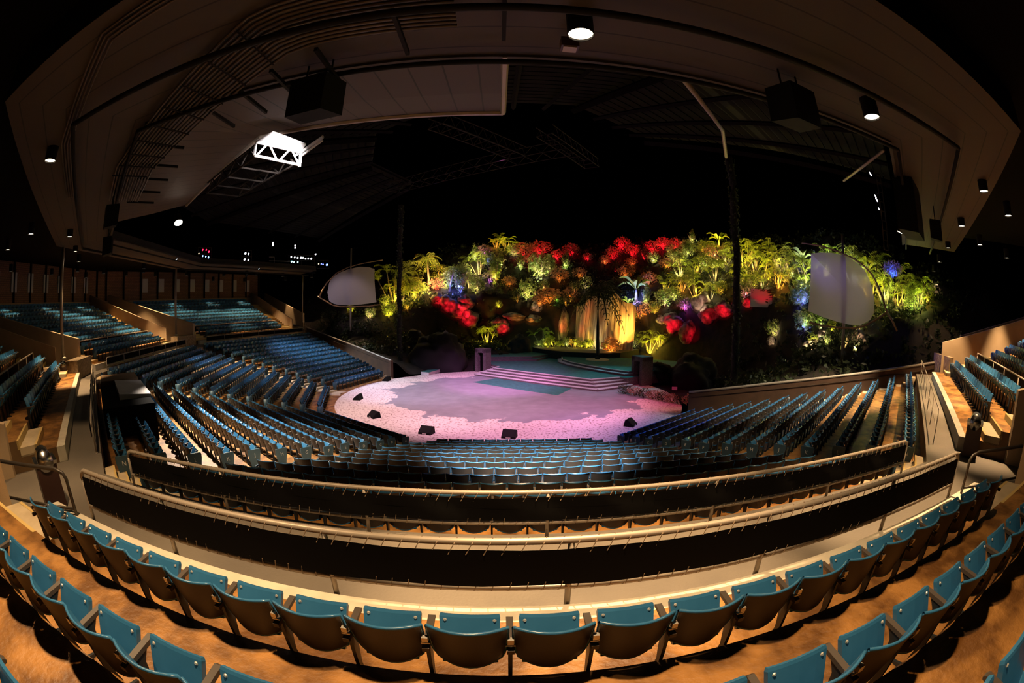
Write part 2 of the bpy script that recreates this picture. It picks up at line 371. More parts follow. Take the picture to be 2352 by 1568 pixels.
# vomitory passages floor between the sections
for b in range(-2, 4):
    mb = MB()
    for (n, sgn) in ((b, 1), (b+1, -1)):
        if n not in SECT: continue
        c0 = 27.6
        P = [S(n, sgn*(c0*T18-2.4), c0), S(n, sgn*c0*T18, c0), S(n, sgn*44*T18, 44), S(n, sgn*(44*T18-2.4), 44)]
        if sgn < 0: P = P[::-1]
        mb.prism(P, 2.6, WZ-.004, 0)
    struct(mb, 'passage_floor', [M['walk']])
# section walls with sloping tops
def wallseg(n, sgn, a0, a1, z0, z1, off=1.75, th=.22, name='wall_section', m=None, base=3.0):
    mb = MB(); h = lambda q: q*T18-off
    P = [S(n, sgn*h(a0), a0), S(n, sgn*(h(a0)+th), a0), S(n, sgn*(h(a1)+th), a1), S(n, sgn*h(a1), a1)]; Z = [z0, z0, z1, z1]
    if sgn < 0: P = P[::-1]; Z = Z[::-1]
    mb.prism(P, base, Z, 0); return struct(mb, name, [m or M['plaster']])
for n in SECT:
    for sgn in (1, -1):
        if n == 0:
            if sgn == 1: wallseg(0, 1, 29.6, 36, 4.9, 6.2)
            else: wallseg(0, -1, 29.6, 36, 5.2, 6.6)
        elif n == 1 and sgn == -1: wallseg(1, -1, 29.2, 42.3, 4.72, 8.3)
        elif n == 2 and sgn == -1: wallseg(2, -1, 28.2, 42.3, 5.55, 9.0, off=1.05)
        else: wallseg(n, sgn, 28.2 if sgn < 0 else 29.2, 42.3, 5.55 if sgn < 0 else 5.3, 9.0)
# stone plinths by the poles and end retaining walls
def boundary(b, r, off=0.):            # point on the line between block b and b+1
    t = R(36*b+18); return (OX-r*math.sin(t)-off*math.cos(t), OY-r*math.cos(t)+off*math.sin(t))
def uvwall(name, pts, z0, z1, m, th=.25):
    me = bpy.data.meshes.new(name); bm = bmesh.new(); uvl = bm.loops.layers.uv.new()
    L = 0
    for i in range(len(pts)-1):
        p, q = Vector(pts[i]), Vector(pts[i+1]); ln = (q-p).length
        za = z1[i] if isinstance(z1, (list, tuple)) else z1; zb = z1[i+1] if isinstance(z1, (list, tuple)) else z1
        wa = z0[i] if isinstance(z0, (list, tuple)) else z0; wb = z0[i+1] if isinstance(z0, (list, tuple)) else z0
        nrm = Vector((-(q-p).y, (q-p).x)).normalized()*th
        A = [(p.x, p.y, wa), (q.x, q.y, wb), (q.x, q.y, zb), (p.x, p.y, za)]
        B = [(p.x+nrm.x, p.y+nrm.y, wa), (q.x+nrm.x, q.y+nrm.y, wb), (q.x+nrm.x, q.y+nrm.y, zb), (p.x+nrm.x, p.y+nrm.y, za)]
        va = [bm.verts.new(c) for c in A]; vb = [bm.verts.new(c) for c in B]
        U = [(L, wa), (L+ln, wb), (L+ln, zb), (L, za)]
        def F(vs, us):
            f = bm.faces.new(vs)
            for l, u in zip(f.loops, us): l[uvl].uv = u
        F(va, U); F(vb[::-1], U[::-1]); F([va[3], va[2], vb[2], vb[3]], U); F([va[0], va[3], vb[3], vb[0]], U); F([va[1], vb[1], vb[2], va[2]], U); F([va[0], vb[0], vb[1], va[1]], U)
        L += ln
    bm.normal_update(); bm.to_mesh(me); bm.free(); me.materials.append(m)
    return link(name, me)
for b in (1, 2):
    p = [boundary(b, 29.5, -1.7), boundary(b, 29.5, 1.2)]
    tag(uvwall('stone_plinth', p, 3.4, 4.55, M['stone'], -.9), kind='structure')
for (b, sg) in ((3, 1), (-2, -1)):
    pts = [boundary(b, r_) for r_ in (13.2, 18, 24, 29.6)]
    if sg > 0: pts = pts[::-1]; zz = [4.3, 3.4, 2.45, 1.6]
    else: zz = [1.6, 2.45, 3.4, 4.3]
    tag(uvwall('retaining_wall', pts, -.3, zz, M['wallbr'], .3), kind='structure')
    mb = MB(); P = [(*p, z+.05) for p, z in zip(pts, zz)]
    mb.tube(P, .07, 8); tag(mb.build('trim_1' if sg > 0 else 'trim_2', M['rail']), kind='structure')
    q = [boundary(b, 29.6), boundary(b, 30.6), boundary(b, 33)]
    tag(uvwall('rubble_wall', [boundary(b, 29.6, -2.6*sg), boundary(b, 29.6, .2*sg)] if sg < 0 else [boundary(b, 29.6, .2*-sg), boundary(b, 29.6, 2.6)][::-1], 3., 4.85, M['stone'], .3), kind='structure')
    wallseg(b if sg > 0 else b+1, sg, 29.9, 42.3, 5.9, 9.0, off=-.9)
# back wall with brick and pale panels
WALLA = 42.3
for n in (1, 2, 3):
    h = WALLA*T18
    P = [S(n, -h, WALLA), S(n, h, WALLA)]
    o = tag(uvwall('wall_back', P, 2.6, 8.3, M['plaster'], .3), kind='structure')
    o = tag(uvwall('wall_brick', [S(n, -h, WALLA+.1), S(n, h, WALLA+.1)], 8.3, 11.6, M['brick'], .3), kind='structure')
    k = 0
    lats = [-12.6+2.62*i for i in range(10)] if n == 2 else [-6.7+2.55*i for i in range(8)] if n == 3 else [-8+2.6*i for i in range(8)]
    for i, lt in enumerate(lats):
        mb = MB(); z0, z1 = 9.15, 10.75
        a_ = WALLA-.03
        P = [S(n, lt-.42, a_), S(n, lt+.42, a_), S(n, lt+.42, a_+.08), S(n, lt-.42, a_+.08)]
        mb.prism(P, z0, z1)
        o = mb.build('wall_panel', M['glass'])
        tag(o, '%s pale blank panel from the left on the %s stretch of brick wall' % (ordw(i+1), {1: 'near left', 2: 'middle', 3: 'far'}[n]), 'panel', 'pale panels on the back brick wall')
    mb = MB()
    for lt in np.arange(-h+1.2, h, 2.6):
        P = [S(n, lt-.08, WALLA-.12), S(n, lt+.08, WALLA-.12), S(n, lt+.08, WALLA+.1), S(n, lt-.08, WALLA+.1)]; mb.prism(P, 8.3, 11.6)
    struct(mb, 'trim_3', [M['fascia']])
for n in (-1,):
    h = WALLA*T18
    tag(uvwall('wall_right', [S(n, -h, WALLA), S(n, h, WALLA)], 2.6, 11.6, M['riser'], .3), kind='structure')
# ------------------------------------------------------------------ stadium seats
SW = .53
def back_pt(u, v, d=0.):
    wv = .247-.035*(1-v)**2
    return (u*wv, .095*(1-v)+.075*u*u+d, .43+.42*v+.05*(1-v)**3*u*u)
def make_back(nu, nv, rim=True):
    mb = MB(); us = np.linspace(-1, 1, nu); vv = np.linspace(0, 1, nv)
    mb.grid([[back_pt(u, v, .012) for u in us] for v in vv], 0, True)
    mb.grid([[back_pt(u, v, -.010) for u in us] for v in vv], 1)
    if rim:
        per = [back_pt(u, 1) for u in us]+[back_pt(1, v) for v in vv[::-1][1:]]+[back_pt(u, 0) for u in us[::-1][1:]]+[back_pt(-1, v) for v in vv[1:]]
        mb.tube(per, .0135, 6, 0, cap=False)
    else:
        for v in (1., 0.):
            mb.grid([[tuple(np.array(back_pt(u, v, -.014))+(0, 0, q)) for u in us] for q in (-.014, .014)], 0)
            mb.grid([[tuple(np.array(back_pt(u, v, y_))+(0, 0, .014)) for u in us] for y_ in (-.014, .014)], 0)
    return mb
def make_pan(full=True):
    mb = MB(); w0, w1 = .185, .205
    p0 = np.array((0, .14, .43)); p1 = np.array((0, .34, .735)); n = np.array((0, -.836, .548))*.02
    if full:
        prof = [(0, 1), (.5, 1.), (.94, 1.), (1.0, .965)]
        P = []
        for sd in (1, -1):
            P.append([[tuple(p0+(p1-p0)*t+n*sd*(.8 if t in (0, 1) else 1)-(0, 0, 0)+np.array((u*(w0+(w1-w0)*t)*sc_, .012*u*u, 0))) for u in (-1, -.6, 0, .6, 1)] for t, sc_ in prof])
        mb.grid(P[0], 0, False); mb.grid(P[1], 0, True)
        def edge(a, b):
            for i in range(len(a)-1): mb.poly([a[i], a[i+1], b[i+1], b[i]], 0)
        edge(P[0][-1], P[1][-1]); edge([r[0] for r in P[0]], [r[0] for r in P[1]]); edge([r[-1] for r in P[1]], [r[-1] for r in P[0]])
    else:
        mb.hexa([tuple(p0-n+(-w0, 0, 0)), tuple(p0-n+(w0, 0, 0)), tuple(p0+n+(w0, 0, 0)), tuple(p0+n+(-w0, 0, 0)), tuple(p1-n+(-w1, 0, 0)), tuple(p1-n+(w1, 0, 0)), tuple(p1+n+(w1, 0, 0)), tuple(p1+n+(-w1, 0, 0))], 0)
    return mb
def make_bolt(sx):
    mb = MB(); p0 = np.array((0, .14, .43)); p1 = np.array((0, .34, .735)); n = np.array((0, -.836, .548))
    c = p0+(p1-p0)*.87+n*.022+np.array((sx*.165, .01, 0))
    mb.tube([c, c+n*.008], [.014, .008], 8, 0)
    return mb
LEGP = [(.105, 0), (.33, 0), (.33, .02), (.21, .05), (.165, .30), (.22, .58), (.28, .64), (.10, .64), (.105, .40), (.125, .05), (.105, .02)]
def make_leg(x): mb = MB(); mb.plate(LEGP, x-.014, x+.014, 0); return mb
def make_arm(x):
    mb = MB(); mb.plate([(.03, .635), (.39, .655), (.40, .668), (.38, .685), (.03, .668)], x-.024, x+.024, 0); return mb
def make_bracket(x):
    mb = MB(); mb.box(x-.02, x+.02, .04, .075, .72, .76); mb.box(x-.03, x+.03, .055, .07, .69, .70); return mb
PANP = [(.10, .0), (.30, .0), (.42, .55), (.42, .66), (.40, .70), (.0, .70), (.0, .55)]
def make_panel(x): mb = MB(); mb.plate(PANP, x-.02, x+.02, 0); return mb
ME = {}
ME['back'] = make_back(11, 6).mesh('backrest', [M['seat'], M['back']], True)
ME['pan'] = make_pan().mesh('seat_pan', [M['seat']], False)
ME['bolt'] = [make_bolt(q).mesh('bolt', [M['bolt']]) for q in (-1, 1)]
ME['leg'] = make_leg(-SW/2).mesh('leg', [M['iron']])
ME['legr'] = make_leg(SW/2).mesh('leg', [M['iron']])
ME['arm'] = make_arm(-SW/2).mesh('armrest', [M['arm']])
ME['armr'] = make_arm(SW/2).mesh('armrest', [M['arm']])
ME['brk'] = make_bracket(-SW/2).mesh('hinge_bracket', [M['bolt']])
ME['epl'] = make_panel(-SW/2-.03).mesh('end_panel', [M['panel']])
ME['epr'] = make_panel(SW/2+.03).mesh('end_panel', [M['panel']])
def text_mesh(txt, size=.16, ext=.004):
    cu = bpy.data.curves.new('t', 'FONT'); cu.body = txt; cu.size = size; cu.extrude = ext; cu.align_x = 'CENTER'; cu.align_y = 'CENTER'
    cu.resolution_u = 3
    o = bpy.data.objects.new('t', cu); COL.objects.link(o); bpy.context.view_layer.update()
    me = bpy.data.meshes.new_from_object(o.evaluated_get(bpy.context.evaluated_depsgraph_get()))
    bpy.data.objects.remove(o); me.materials.clear(); return me
LM = {}
for c in LET: LM[c] = text_mesh(c); LM[c].materials.append(M['letter'])
seats = []
def add_row(n, a, z, half, row, upper):
    cnt = int(round(2*half/SW))
    for i in range(cnt):
        lat = (cnt/2-.5-i)*SW                 # i = 0 is the left end
        if not upper and n == 1 and row >= 11 and -3.7 < lat < 4.1: continue
        if upper and n == 0 and row == 0: lat += .09
        x, y = S(n, lat, a+.07); px, py, d = wpix((x, y, z+.8))
        vis = -90 < px < 2440 and -30 < py < 1720
        if not upper and n == 0 and row == 11: d += 9
        if not upper and n in (1, -1) and ((n == 1 and i == cnt-1) or (n == -1 and i == 0)): d -= 14
        if not upper and n == -1 and row == 12: d += 4
        seats.append(dict(n=n, row=row, i=i, cnt=cnt, x=x, y=y, z=z, up=upper, d=d, vis=vis))
for n in SECT:
    for k in range(13): add_row(n, rowA(k), rowZ(k), rowA(k)*T18-AIS, k, False)
    for j in range(UN[n]):
        if n == 0 and j > 2: continue
        add_row(n, upA(n, j), upZ(j), upA(n, j)*T18-3.87, j, True)
seats = [s for s in seats if s['vis']]
seats.sort(key=lambda s: s['d'])
BN = {0: 'middle lower block', 1: 'left lower block', -1: 'right lower block', 2: 'far left lower block', 3: 'farthest lower block'}
UNM = {0: 'near upper block', 1: 'left upper block', -1: 'right upper block', 2: 'far left upper block', 3: 'farthest upper block'}
def seat_label(s):
    c = s['cnt']; i = s['i']
    side = ('%s from the left end' % ordw(i+1)) if i < c/2 else ('%s from the right end' % ordw(c-i))
    if i == 0: side = 'leftmost'
    if i == c-1: side = 'rightmost'
    if s['up']:
        rw = {0: 'row just behind the near laced rail', 1: 'second row behind the near laced rail', 2: 'bottom-corner row nearest the viewer'}[s['row']] if s['n'] == 0 else '%s row up, %s' % (ordw(s['row']+1), UNM[s['n']])
    else: rw = 'row %s, %s' % (LET[s['row']], BN[s['n']])
    return 'blue folding seat, %s, %s' % (rw, side)
IND = 300
for s in seats[:IND]:
    t = thing('stadium_seat', seat_label(s), 'seat', (s['x'], s['y'], s['z']), R(-36*s['n']), 'blue folding stadium seats in curved rows')
    link('backrest', ME['back'], t); pan = link('seat_pan', ME['pan'], t)
    rr = rng.uniform(-.03, .02)
    last = s['i'] == s['cnt']-1; first = s['i'] == 0
    near = s['d'] < 9
    if near:
        for q in ME['bolt']: link('bolt', q, pan)
    link('armrest', ME['arm'], t); link('leg', ME['leg'], t)
    if near: link('hinge_bracket', ME['brk'], t)
    if last: link('armrest', ME['armr'], t); link('leg', ME['legr'], t)
    if not s['up'] and (last or first):
        ep = link('end_panel', ME['epr' if last else 'epl'], t)
        l = link('row_letter', LM[LET[s['row']]], ep)
        sx = 1 if last else -1
        l.rotation_euler = (R(90), 0, R(90)*sx); l.location = (sx*(SW/2+.055), .22, .52)
# the rest as one mass
def np_mesh(mb):
    v = np.array(mb.v, float); return v, mb.f, mb.m
st = MB(); b_ = make_back(5, 3, False)
def addto(dst, src, off=0):
    i = len(dst.v); dst.v += src.v; dst.f += [tuple(i+k for k in f) for f in src.f]; dst.m += [m+off if not isinstance(off, dict) else off[m] for m in src.m]
addto(st, b_, {0: 0, 1: 1}); addto(st, make_pan(False), {0: 0}); addto(st, make_leg(-SW/2), {0: 2}); addto(st, make_arm(-SW/2), {0: 3})
st2 = MB(); addto(st2, st, {0: 0, 1: 1, 2: 2, 3: 3, 4: 4}); addto(st2, make_panel(SW/2+.03), {0: 4}); addto(st2, make_leg(SW/2), {0: 2}); addto(st2, make_arm(SW/2), {0: 3})
st1 = MB(); addto(st1, st, {0: 0, 1: 1, 2: 2, 3: 3, 4: 4}); addto(st1, make_panel(-SW/2-.03), {0: 4})
V = []; FV = []; FL = []; FM = []; base = 0
pre = []
for q in (st, st1, st2):
    v = np.array(q.v, float); fl = np.array([k for f in q.f for k in f], np.int64); ft = np.array([len(f) for f in q.f], np.int64); pre.append((v, fl, ft, np.array(q.m)))
for s in seats[IND:]:
    q = pre[2] if s['i'] == s['cnt']-1 else pre[1] if s['i'] == 0 and not s['up'] else pre[0]
    t = R(-36*s['n']); c, sn = math.cos(t), math.sin(t); v = q[0]
    V.append(np.stack([v[:, 0]*c-v[:, 1]*sn+s['x'], v[:, 0]*sn+v[:, 1]*c+s['y'], v[:, 2]+s['z']], 1))
    FV.append(q[1]+base); FL.append(q[2]); FM.append(q[3]); base += len(v)
V = np.concatenate(V); FV = np.concatenate(FV); FL = np.concatenate(FL); FM = np.concatenate(FM)
me = bpy.data.meshes.new('seat_mass'); me.vertices.add(len(V)); me.vertices.foreach_set('co', V.ravel()); me.loops.add(len(FV)); me.loops.foreach_set('vertex_index', FV.astype(np.int32))
me.polygons.add(len(FL)); me.polygons.foreach_set('loop_start', np.concatenate([[0], np.cumsum(FL)[:-1]]).astype(np.int32)); me.polygons.foreach_set('material_index', FM.astype(np.int32))
for k in ('seat', 'back', 'iron', 'arm', 'panel'): me.materials.append(M[k])
me.update(calc_edges=True); me.validate()
tag(link('distant_seats', me), 'remaining rows of small blue folding seats across the far blocks', 'seats', kind='stuff')
print('seats', len(seats), 'mass verts', len(V))
# ------------------------------------------------------------------ laced rails with black banners
def rail(n, a, zf, h_top, h_low, l0, l1, label, banner=True, posts=None, lace=.16, r=.032, gap=.05, writing=None, ends=True, group='laced banner rails around the bowl'):
    t = thing('banner_rail' if banner else 'handrail', label, 'rail', group=group if banner else None)
    def P(l, z, da=0): return Vector((*S(n, l, a+da), z))
    zt, zl = zf+h_top, zf+h_low
    mb = MB()
    c = .12 if ends else 0
    mb.tube([P(l0, zt-c), P(l0+.03, zt-.04), P(l0+.1, zt), P(l1-.1, zt), P(l1-.03, zt-.04), P(l1, zt-c)] if ends else [P(l0, zt), P(l1, zt)], r, 10)
    mb.build('top_rail', M['rail'], t, True)
    mb = MB(); mb.tube([P(l0, zl), P(l1, zl)], r*.85, 8); mb.build('lower_rail', M['rail'], t, True)
    L = posts or list(np.linspace(l0, l1, max(2, int(round((l1-l0)/2.3))+1)))
    for l in L:
        mb = MB(); ze = zt-(.1 if ends and l in (l0, l1) else 0); mb.tube([P(l, zf), P(l, ze)], r*.85, 8); mb.tube([P(l, zf), P(l, zf+.01)], r*2, 8); mb.build('post', M['rail'], t, True)
    if banner:
        mb = MB(); K = int((l1-l0)/.35)+2
        G = []
        for q, z in enumerate((zt-r-gap*.5, zt-.2, zl+.25, zl+gap+.02)):
            G.append([tuple(P(l0+.12+(l1-l0-.24)*k/(K-1), z, r+.02+.010*math.sin(k*1.7+q))) for k in range(K)])
        mb.grid(G); G2 = [[(Vector(p)+Vector((*S(n, 0, .012), 0))-Vector((*S(n, 0, 0), 0))) for p in row] for row in G]; mb.grid(G2, 0, True)
        bn = mb.build('banner', M['black'], t, True)
        if writing:
            for (txt, l, sz) in writing:
                me = text_mesh(txt, sz, .002); me.materials.append(M['letter']); o = link('banner_lettering', me, bn)
                x, y = S(n, l, a+r+.05); o.location = (x, y, zl+(zt-zl)*.62); o.rotation_euler = (R(90), 0, R(-36*n))
        if lace:
            mb = MB()
            for k in range(int((l1-l0-.3)/lace)):
                l = l0+.18+k*lace
                mb.tube([P(l, zt+r+.004, -.01), P(l+.03, zt, r+.008), P(l+.085, zt-r-gap-.02, r+.03)], .0055, 4)
                mb.tube([P(l+.0, zl+gap+.06, r+.03), P(l+.02, zl+.01, r+.02), P(l+.035, zl-r, .0), P(l+.06, zl+.01, -r)], .0055, 4)
            tag(mb.build('lacing_cord', M['cord'], t), kind='stuff')
    return t
rail(0, 28.61, WZ, 1.08, .55, -6.42, 6.40, 'near pipe rail with black banner laced to it, before the closest seat row', lace=.155, posts=[-6.42, -4.3, -2.05, .05, 2.3, 4.5, 6.40], r=.036, ends=True)
rail(0, 26.74, WZ-.01, .73, .27, -7.25, 7.35, 'second pipe rail with black banner, below the walkway behind the middle block', lace=.16, r=.032)
rail(1, 26.74, WZ, .73, .27, -7.0, 7.2, 'black banner rail on the walkway edge, behind the left lower block', lace=0)
rail(2, 26.74, WZ, .73, .27, -7.0, 7.2, 'black banner rail on the walkway edge, behind the far left lower block', lace=0)
rail(3, 26.74, WZ, .73, .27, -7.0, 7.2, 'black banner rail behind the farthest lower block', lace=0)
rail(1, 30.5, upZ(1), .95, .3, -6.2, 6.2, 'banner rail between the front rows and upper rows of the left upper block', lace=0)
rail(-1, 30.5, upZ(1), .95, .3, -6.2, 6.2, 'banner rail between the front rows and upper rows of the right upper block', lace=0)
rail(2, 30.5, upZ(1), .95, .3, -6.2, 6.2, 'banner rail amid the seat rows of the second upper block on the left', lace=0)
rail(3, 30.5, upZ(1), .95, .3, -6.2, 6.2, 'banner rail amid the seat rows of the farthest upper block', lace=0)
rail(-1, 26.85, WZ, .9, .45, -7.2, 7.0, 'thin dark handrail along the right walkway above the right lower block', banner=False, r=.018, ends=False)
# U-shaped guard hoops by the bins
def hoop(pts, label, mid=None, r=.032):
    t = thing('guard_hoop', label, 'rail', group='bent pipe guard hoops beside the bins')
    mb = MB(); mb.tube(pts, r, 10); mb.build('hoop_pipe', M['hoop'], t, True)
    if mid: mb = MB(); mb.tube(mid, r*.8, 8); mb.build('cross_rail', M['hoop'], t, True)
def hoop_pts(n, la, lb, a, z0, z1, a2=None):
    a2 = a if a2 is None else a2; k = (lb-la)
    I = lambda f: S(n, la+k*f, a+(a2-a)*f)
    return [(*I(0), z0), (*I(0), z1-.14), (*I(.03), z1-.05), (*I(.12), z1), (*I(.5), z1), (*I(.88), z1), (*I(.97), z1-.05), (*I(1), z1-.14), (*I(1), z0)], [(*I(0), z0+.45), (*I(1), z0+.45)]
p, m_ = hoop_pts(0, 6.75, 8.6, 28.75, WZ, WZ+1.05, 29.5); hoop(p, 'bent pipe hoop beside the left bin', m_)
p, m_ = hoop_pts(0, -6.75, -8.6, 28.75, WZ, WZ+1.05, 29.5); hoop(p, 'bent pipe hoop beside the right bin', m_)
# bins
def bin_(loc, rz, label):
    t = thing('trash_bin', label, 'bin', loc, rz, 'bins at the passage ends')
    mb = MB(); mb.prism([(-.24, -.24), (.24, -.24), (.24, .24), (-.24, .24)], .02, .78); mb.build('bin_body', M['maroon'], t)
    mb = MB(); mb.box(-.26, .26, -.26, .26, .78, .84); mb.build('lid_rim', M['metal'], t)
    mb = MB(); mb.tube([(-.26, 0, .84), (.26, 0, .84)], .18, 16); mb.build('dome_lid', M['metal'], t, True)
bin_((*S(0, 8.35, 28.35), WZ), R(-20), 'dark maroon bin with shiny dome lid beside the left passage')
bin_((*S(-1, 7.6, 28.0), WZ), R(25), 'dark maroon bin with shiny dome lid beside the right passage')
bin_((*S(1, 7.55, 28.7), WZ), R(-40), 'dark bin in front of the signed wall end on the left')
# sound booth
def booth():
    t = thing('sound_booth', 'black skirted control booth with tilted pale desk top in the left block', 'booth', (*S(1, 0, 25.3), 0))
    t.rotation_euler = (0, 0, R(-36))
    mb = MB(); mb.box(-3.7, 3.3, -1.05, .95, 2.4, 3.9); mb.build('skirting', M['black'], t)
    mb = MB(); mb.hexa([(-1.6, -.3, 3.9), (2.1, -.3, 3.9), (2.1, 1.0, 3.9), (-1.6, 1.0, 3.9), (-1.6, -.3, 4.1), (2.1, -.3, 4.1), (2.1, 1.0, 4.0), (-1.6, 1.0, 4.0)]); mb.build('desk_top', M['white'], t)
    mb = MB(); mb.box(-3.7, -1.65, -1.0, .9, 3.9, 4.1); mb.build('equipment_rack', M['wood'], t)
booth()
# poles on the plinths
def pole(b, r, z0, z1, rad, label):
    x, y = boundary(b, r); t = thing('support_pole', label, 'pole', (x, y, z0), group='slim poles holding the ring roof')
    mb = MB(); mb.tube([(0, 0, 0), (0, 0, z1-z0)], rad, 12); mb.build('shaft', M['rail'], t, True)
    mb = MB(); mb.tube([(0, 0, 0), (0, 0, .12)], [rad*2.3, rad*1.3], 12); mb.build('base_collar', M['curb'], t, True)
pole(1, 30.3, 4.55, 10.6, .11, 'slim pole standing at the end of the nearer signed wall on the left')
pole(2, 30.3, 4.55, 10.6, .12, 'slim pole with white base beside the second signed wall end')
pole(3, 30.3, 4.85, 10.6, .07, 'thin dark pole beside the garden edge left of the small sail')
# small wall signs
def wsign(n, lat, a, z, rz, label):
    t = thing('wall_sign', label, 'sign', (*S(n, lat, a), z), rz, 'small dark plaques on passage walls'); mb = MB(); mb.box(-.19, .19, -.02, .02, -.1, .1); mb.build('plaque', M['maroon'], t)
wsign(2, -(28.16*T18-1.75)+.35, 28.17, 5.1, R(-72), 'small dark plaque on the nearer signed wall end')
wsign(3, -(28.16*T18-1.75)+.35, 28.17, 5.1, R(-108), 'small dark plaque on the farther signed wall end')
# ------------------------------------------------------------------ roof
def ringroof(n, pts, mats, name, th=.12):
    mb = MB()
    for i in range(len(pts)-1):
        (a0, z0), (a1, z1) = pts[i], pts[i+1]
        P = [S(n, -a0*T18, a0, z0), S(n, a0*T18, a0, z0), S(n, a1*T18, a1, z1), S(n, -a1*T18, a1, z1)]
        mb.hexa([*P, *[(x, y, z+th) for x, y, z in P]], 0)
    struct(mb, name, mats)
for n in SECT:
    ringroof(n, [(25.6, 10.85), (29.35, 10.7)], [M['soffit']], 'ceiling')
    ringroof(n, [(29.35, 10.72), (29.4, 11.6), (44, 11.7)], [M['outer']], 'ceiling_outer')
    ringroof(n, [(25.5, 10.8), (25.6, 10.8), (25.62, 11.3)], [M['soffit']], 'trim_4', .06)
# radial panelled extension on the left part
for n, l0, l1 in ((0, .62, None), (1, None, 1.9)):
    mb = MB(); pts = [(25.6, 10.86), (23.6, 11.1), (22.0, 11.4)]
    for i in range(2):
        (a0, z0), (a1, z1) = pts[i], pts[i+1]
        q0 = -a0*T18 if l0 is None else l0; q1 = -a1*T18 if l0 is None else l0
        r0, r1 = (a0*T18, a1*T18) if l1 is None else (l1+(a0-22)*.5, l1+(a1-22)*.5)
        P = [S(n, q0, a0, z0), S(n, r0, a0, z0), S(n, r1, a1, z1), S(n, q1, a1, z1)]
        mb.hexa([*P, *[(x, y, z+.12) for x, y, z in P]], 0)
    struct(mb, 'ceiling_panels', [M['soffit2']])
    mb = MB(); q1 = -22*T18 if l0 is None else l0
    mb.tube([S(n, q1, 22, 11.38), S(n, 22*T18 if l1 is None else l1, 22, 11.38)], .07, 6)
    if l0: mb.tube([S(n, l0, 25.6, 10.84), S(n, l0, 22, 11.38)], .07, 6)
    struct(mb, 'trim_5', [M['rail']])
# pipes hung under the soffit
for n in SECT:
    for a_, z_, r_, nm in ((27.45, 10.45, .06, 'sprinkler_pipe'), (25.75, 10.6, .05, 'edge_pipe')):
        mb = MB(); mb.tube([S(n, -a_*T18, a_, z_), S(n, a_*T18, a_, z_)], r_, 8)
        tag(mb.build('ceiling_pipe', M['fascia'], None, True), 'long dark pipe under the %s of the soffit, %s' % ('middle' if a_ > 27 else 'inner edge', UNM[n]), 'pipe', 'dark pipes under the ring soffit')
# conduit bundle
t = thing('conduit_bundle', 'wide bundle of parallel grey conduits bending along the soffit at upper left', 'conduits')
for i in range(13):
    a0 = 26.75+i*.10; lat0 = 1.9; z = 10.66; rad = 1.0; w_ = i*.10
    P0 = Vector(S(0, 1.3, a0, z)); Pc = Vector(S(0, 3.8+(i-6)*.01, a0, z)); P1 = Vector(S(1, -5.4, 26.05-1.2+i*.10, z)); P2 = Vector(S(1, -1.5, 26.05-1.2+i*.10, z))
    D = (P1-Pc).normalized(); A = (Pc-P0).normalized()
    c = [P0, Pc-A*.7, Pc-A*.25+D*.05, Pc+D*.25, Pc+D*.7, P1, P2]
    mb = MB(); mb.tube(c, .03, 5); mb.build('conduit', M['conduit'], t, True)
for f in range(9):
    mb = MB(); p = Vector(S(0, 3.8, 26.75, 10.6)); q = Vector(S(1, -5.4, 24.85, 10.6)); e = Vector(S(0, 3.8, 27.95, 10.6)); g = Vector(S(1, -5.4, 26.05, 10.6))
    k = (f+.6)/8; mb.tube([p.lerp(q, k), e.lerp(g, k)], .018, 4); mb.build('bracket', M['fascia'], t)
t = thing('conduit_bundle', 'narrow bundle of grey conduits left of the wide bundle', 'conduits')
for i in range(4):
    mb = MB(); mb.tube([S(0, 3.6, 28.9+i*.09, 10.66), S(0, 6.2, 28.75+i*.09, 10.66), S(1, -7.2, 27.6+i*.09, 10.66), S(1, -2, 27.6+i*.09, 10.66)], .025, 5); mb.build('conduit', M['conduit'], t, True)
# strut channels on the soffit
k = 0
for n, lat, a_, z_ in [(0, 3.4, 26.3, 10.55), (0, 4.4, 25.9, 10.6), (0, 5.4, 25.4, 10.7), (0, 2.1, 26.9, 10.6), (0, .65, 27.2, 10.6), (0, 6.5, 25.0, 10.75), (1, -7.2, 25., 10.75), (1, -5.6, 24.8, 10.75), (1, -4.0, 24.8, 10.8), (1, -2.4, 24.8, 10.8), (1, -.8, 24.8, 10.8)]:
    mb = MB(); P = [S(n, lat-.03, a_-.75), S(n, lat+.03, a_-.75), S(n, lat+.03, a_+.45), S(n, lat-.03, a_+.45)]; mb.prism(P[::-1], z_-.05, z_+.02); k += 1
    tag(mb.build('strut_channel', M['fascia']), '%s strut channel on the soffit, counting left from the panel edge' % ordw(k), 'strut', 'short metal struts on the left soffit')
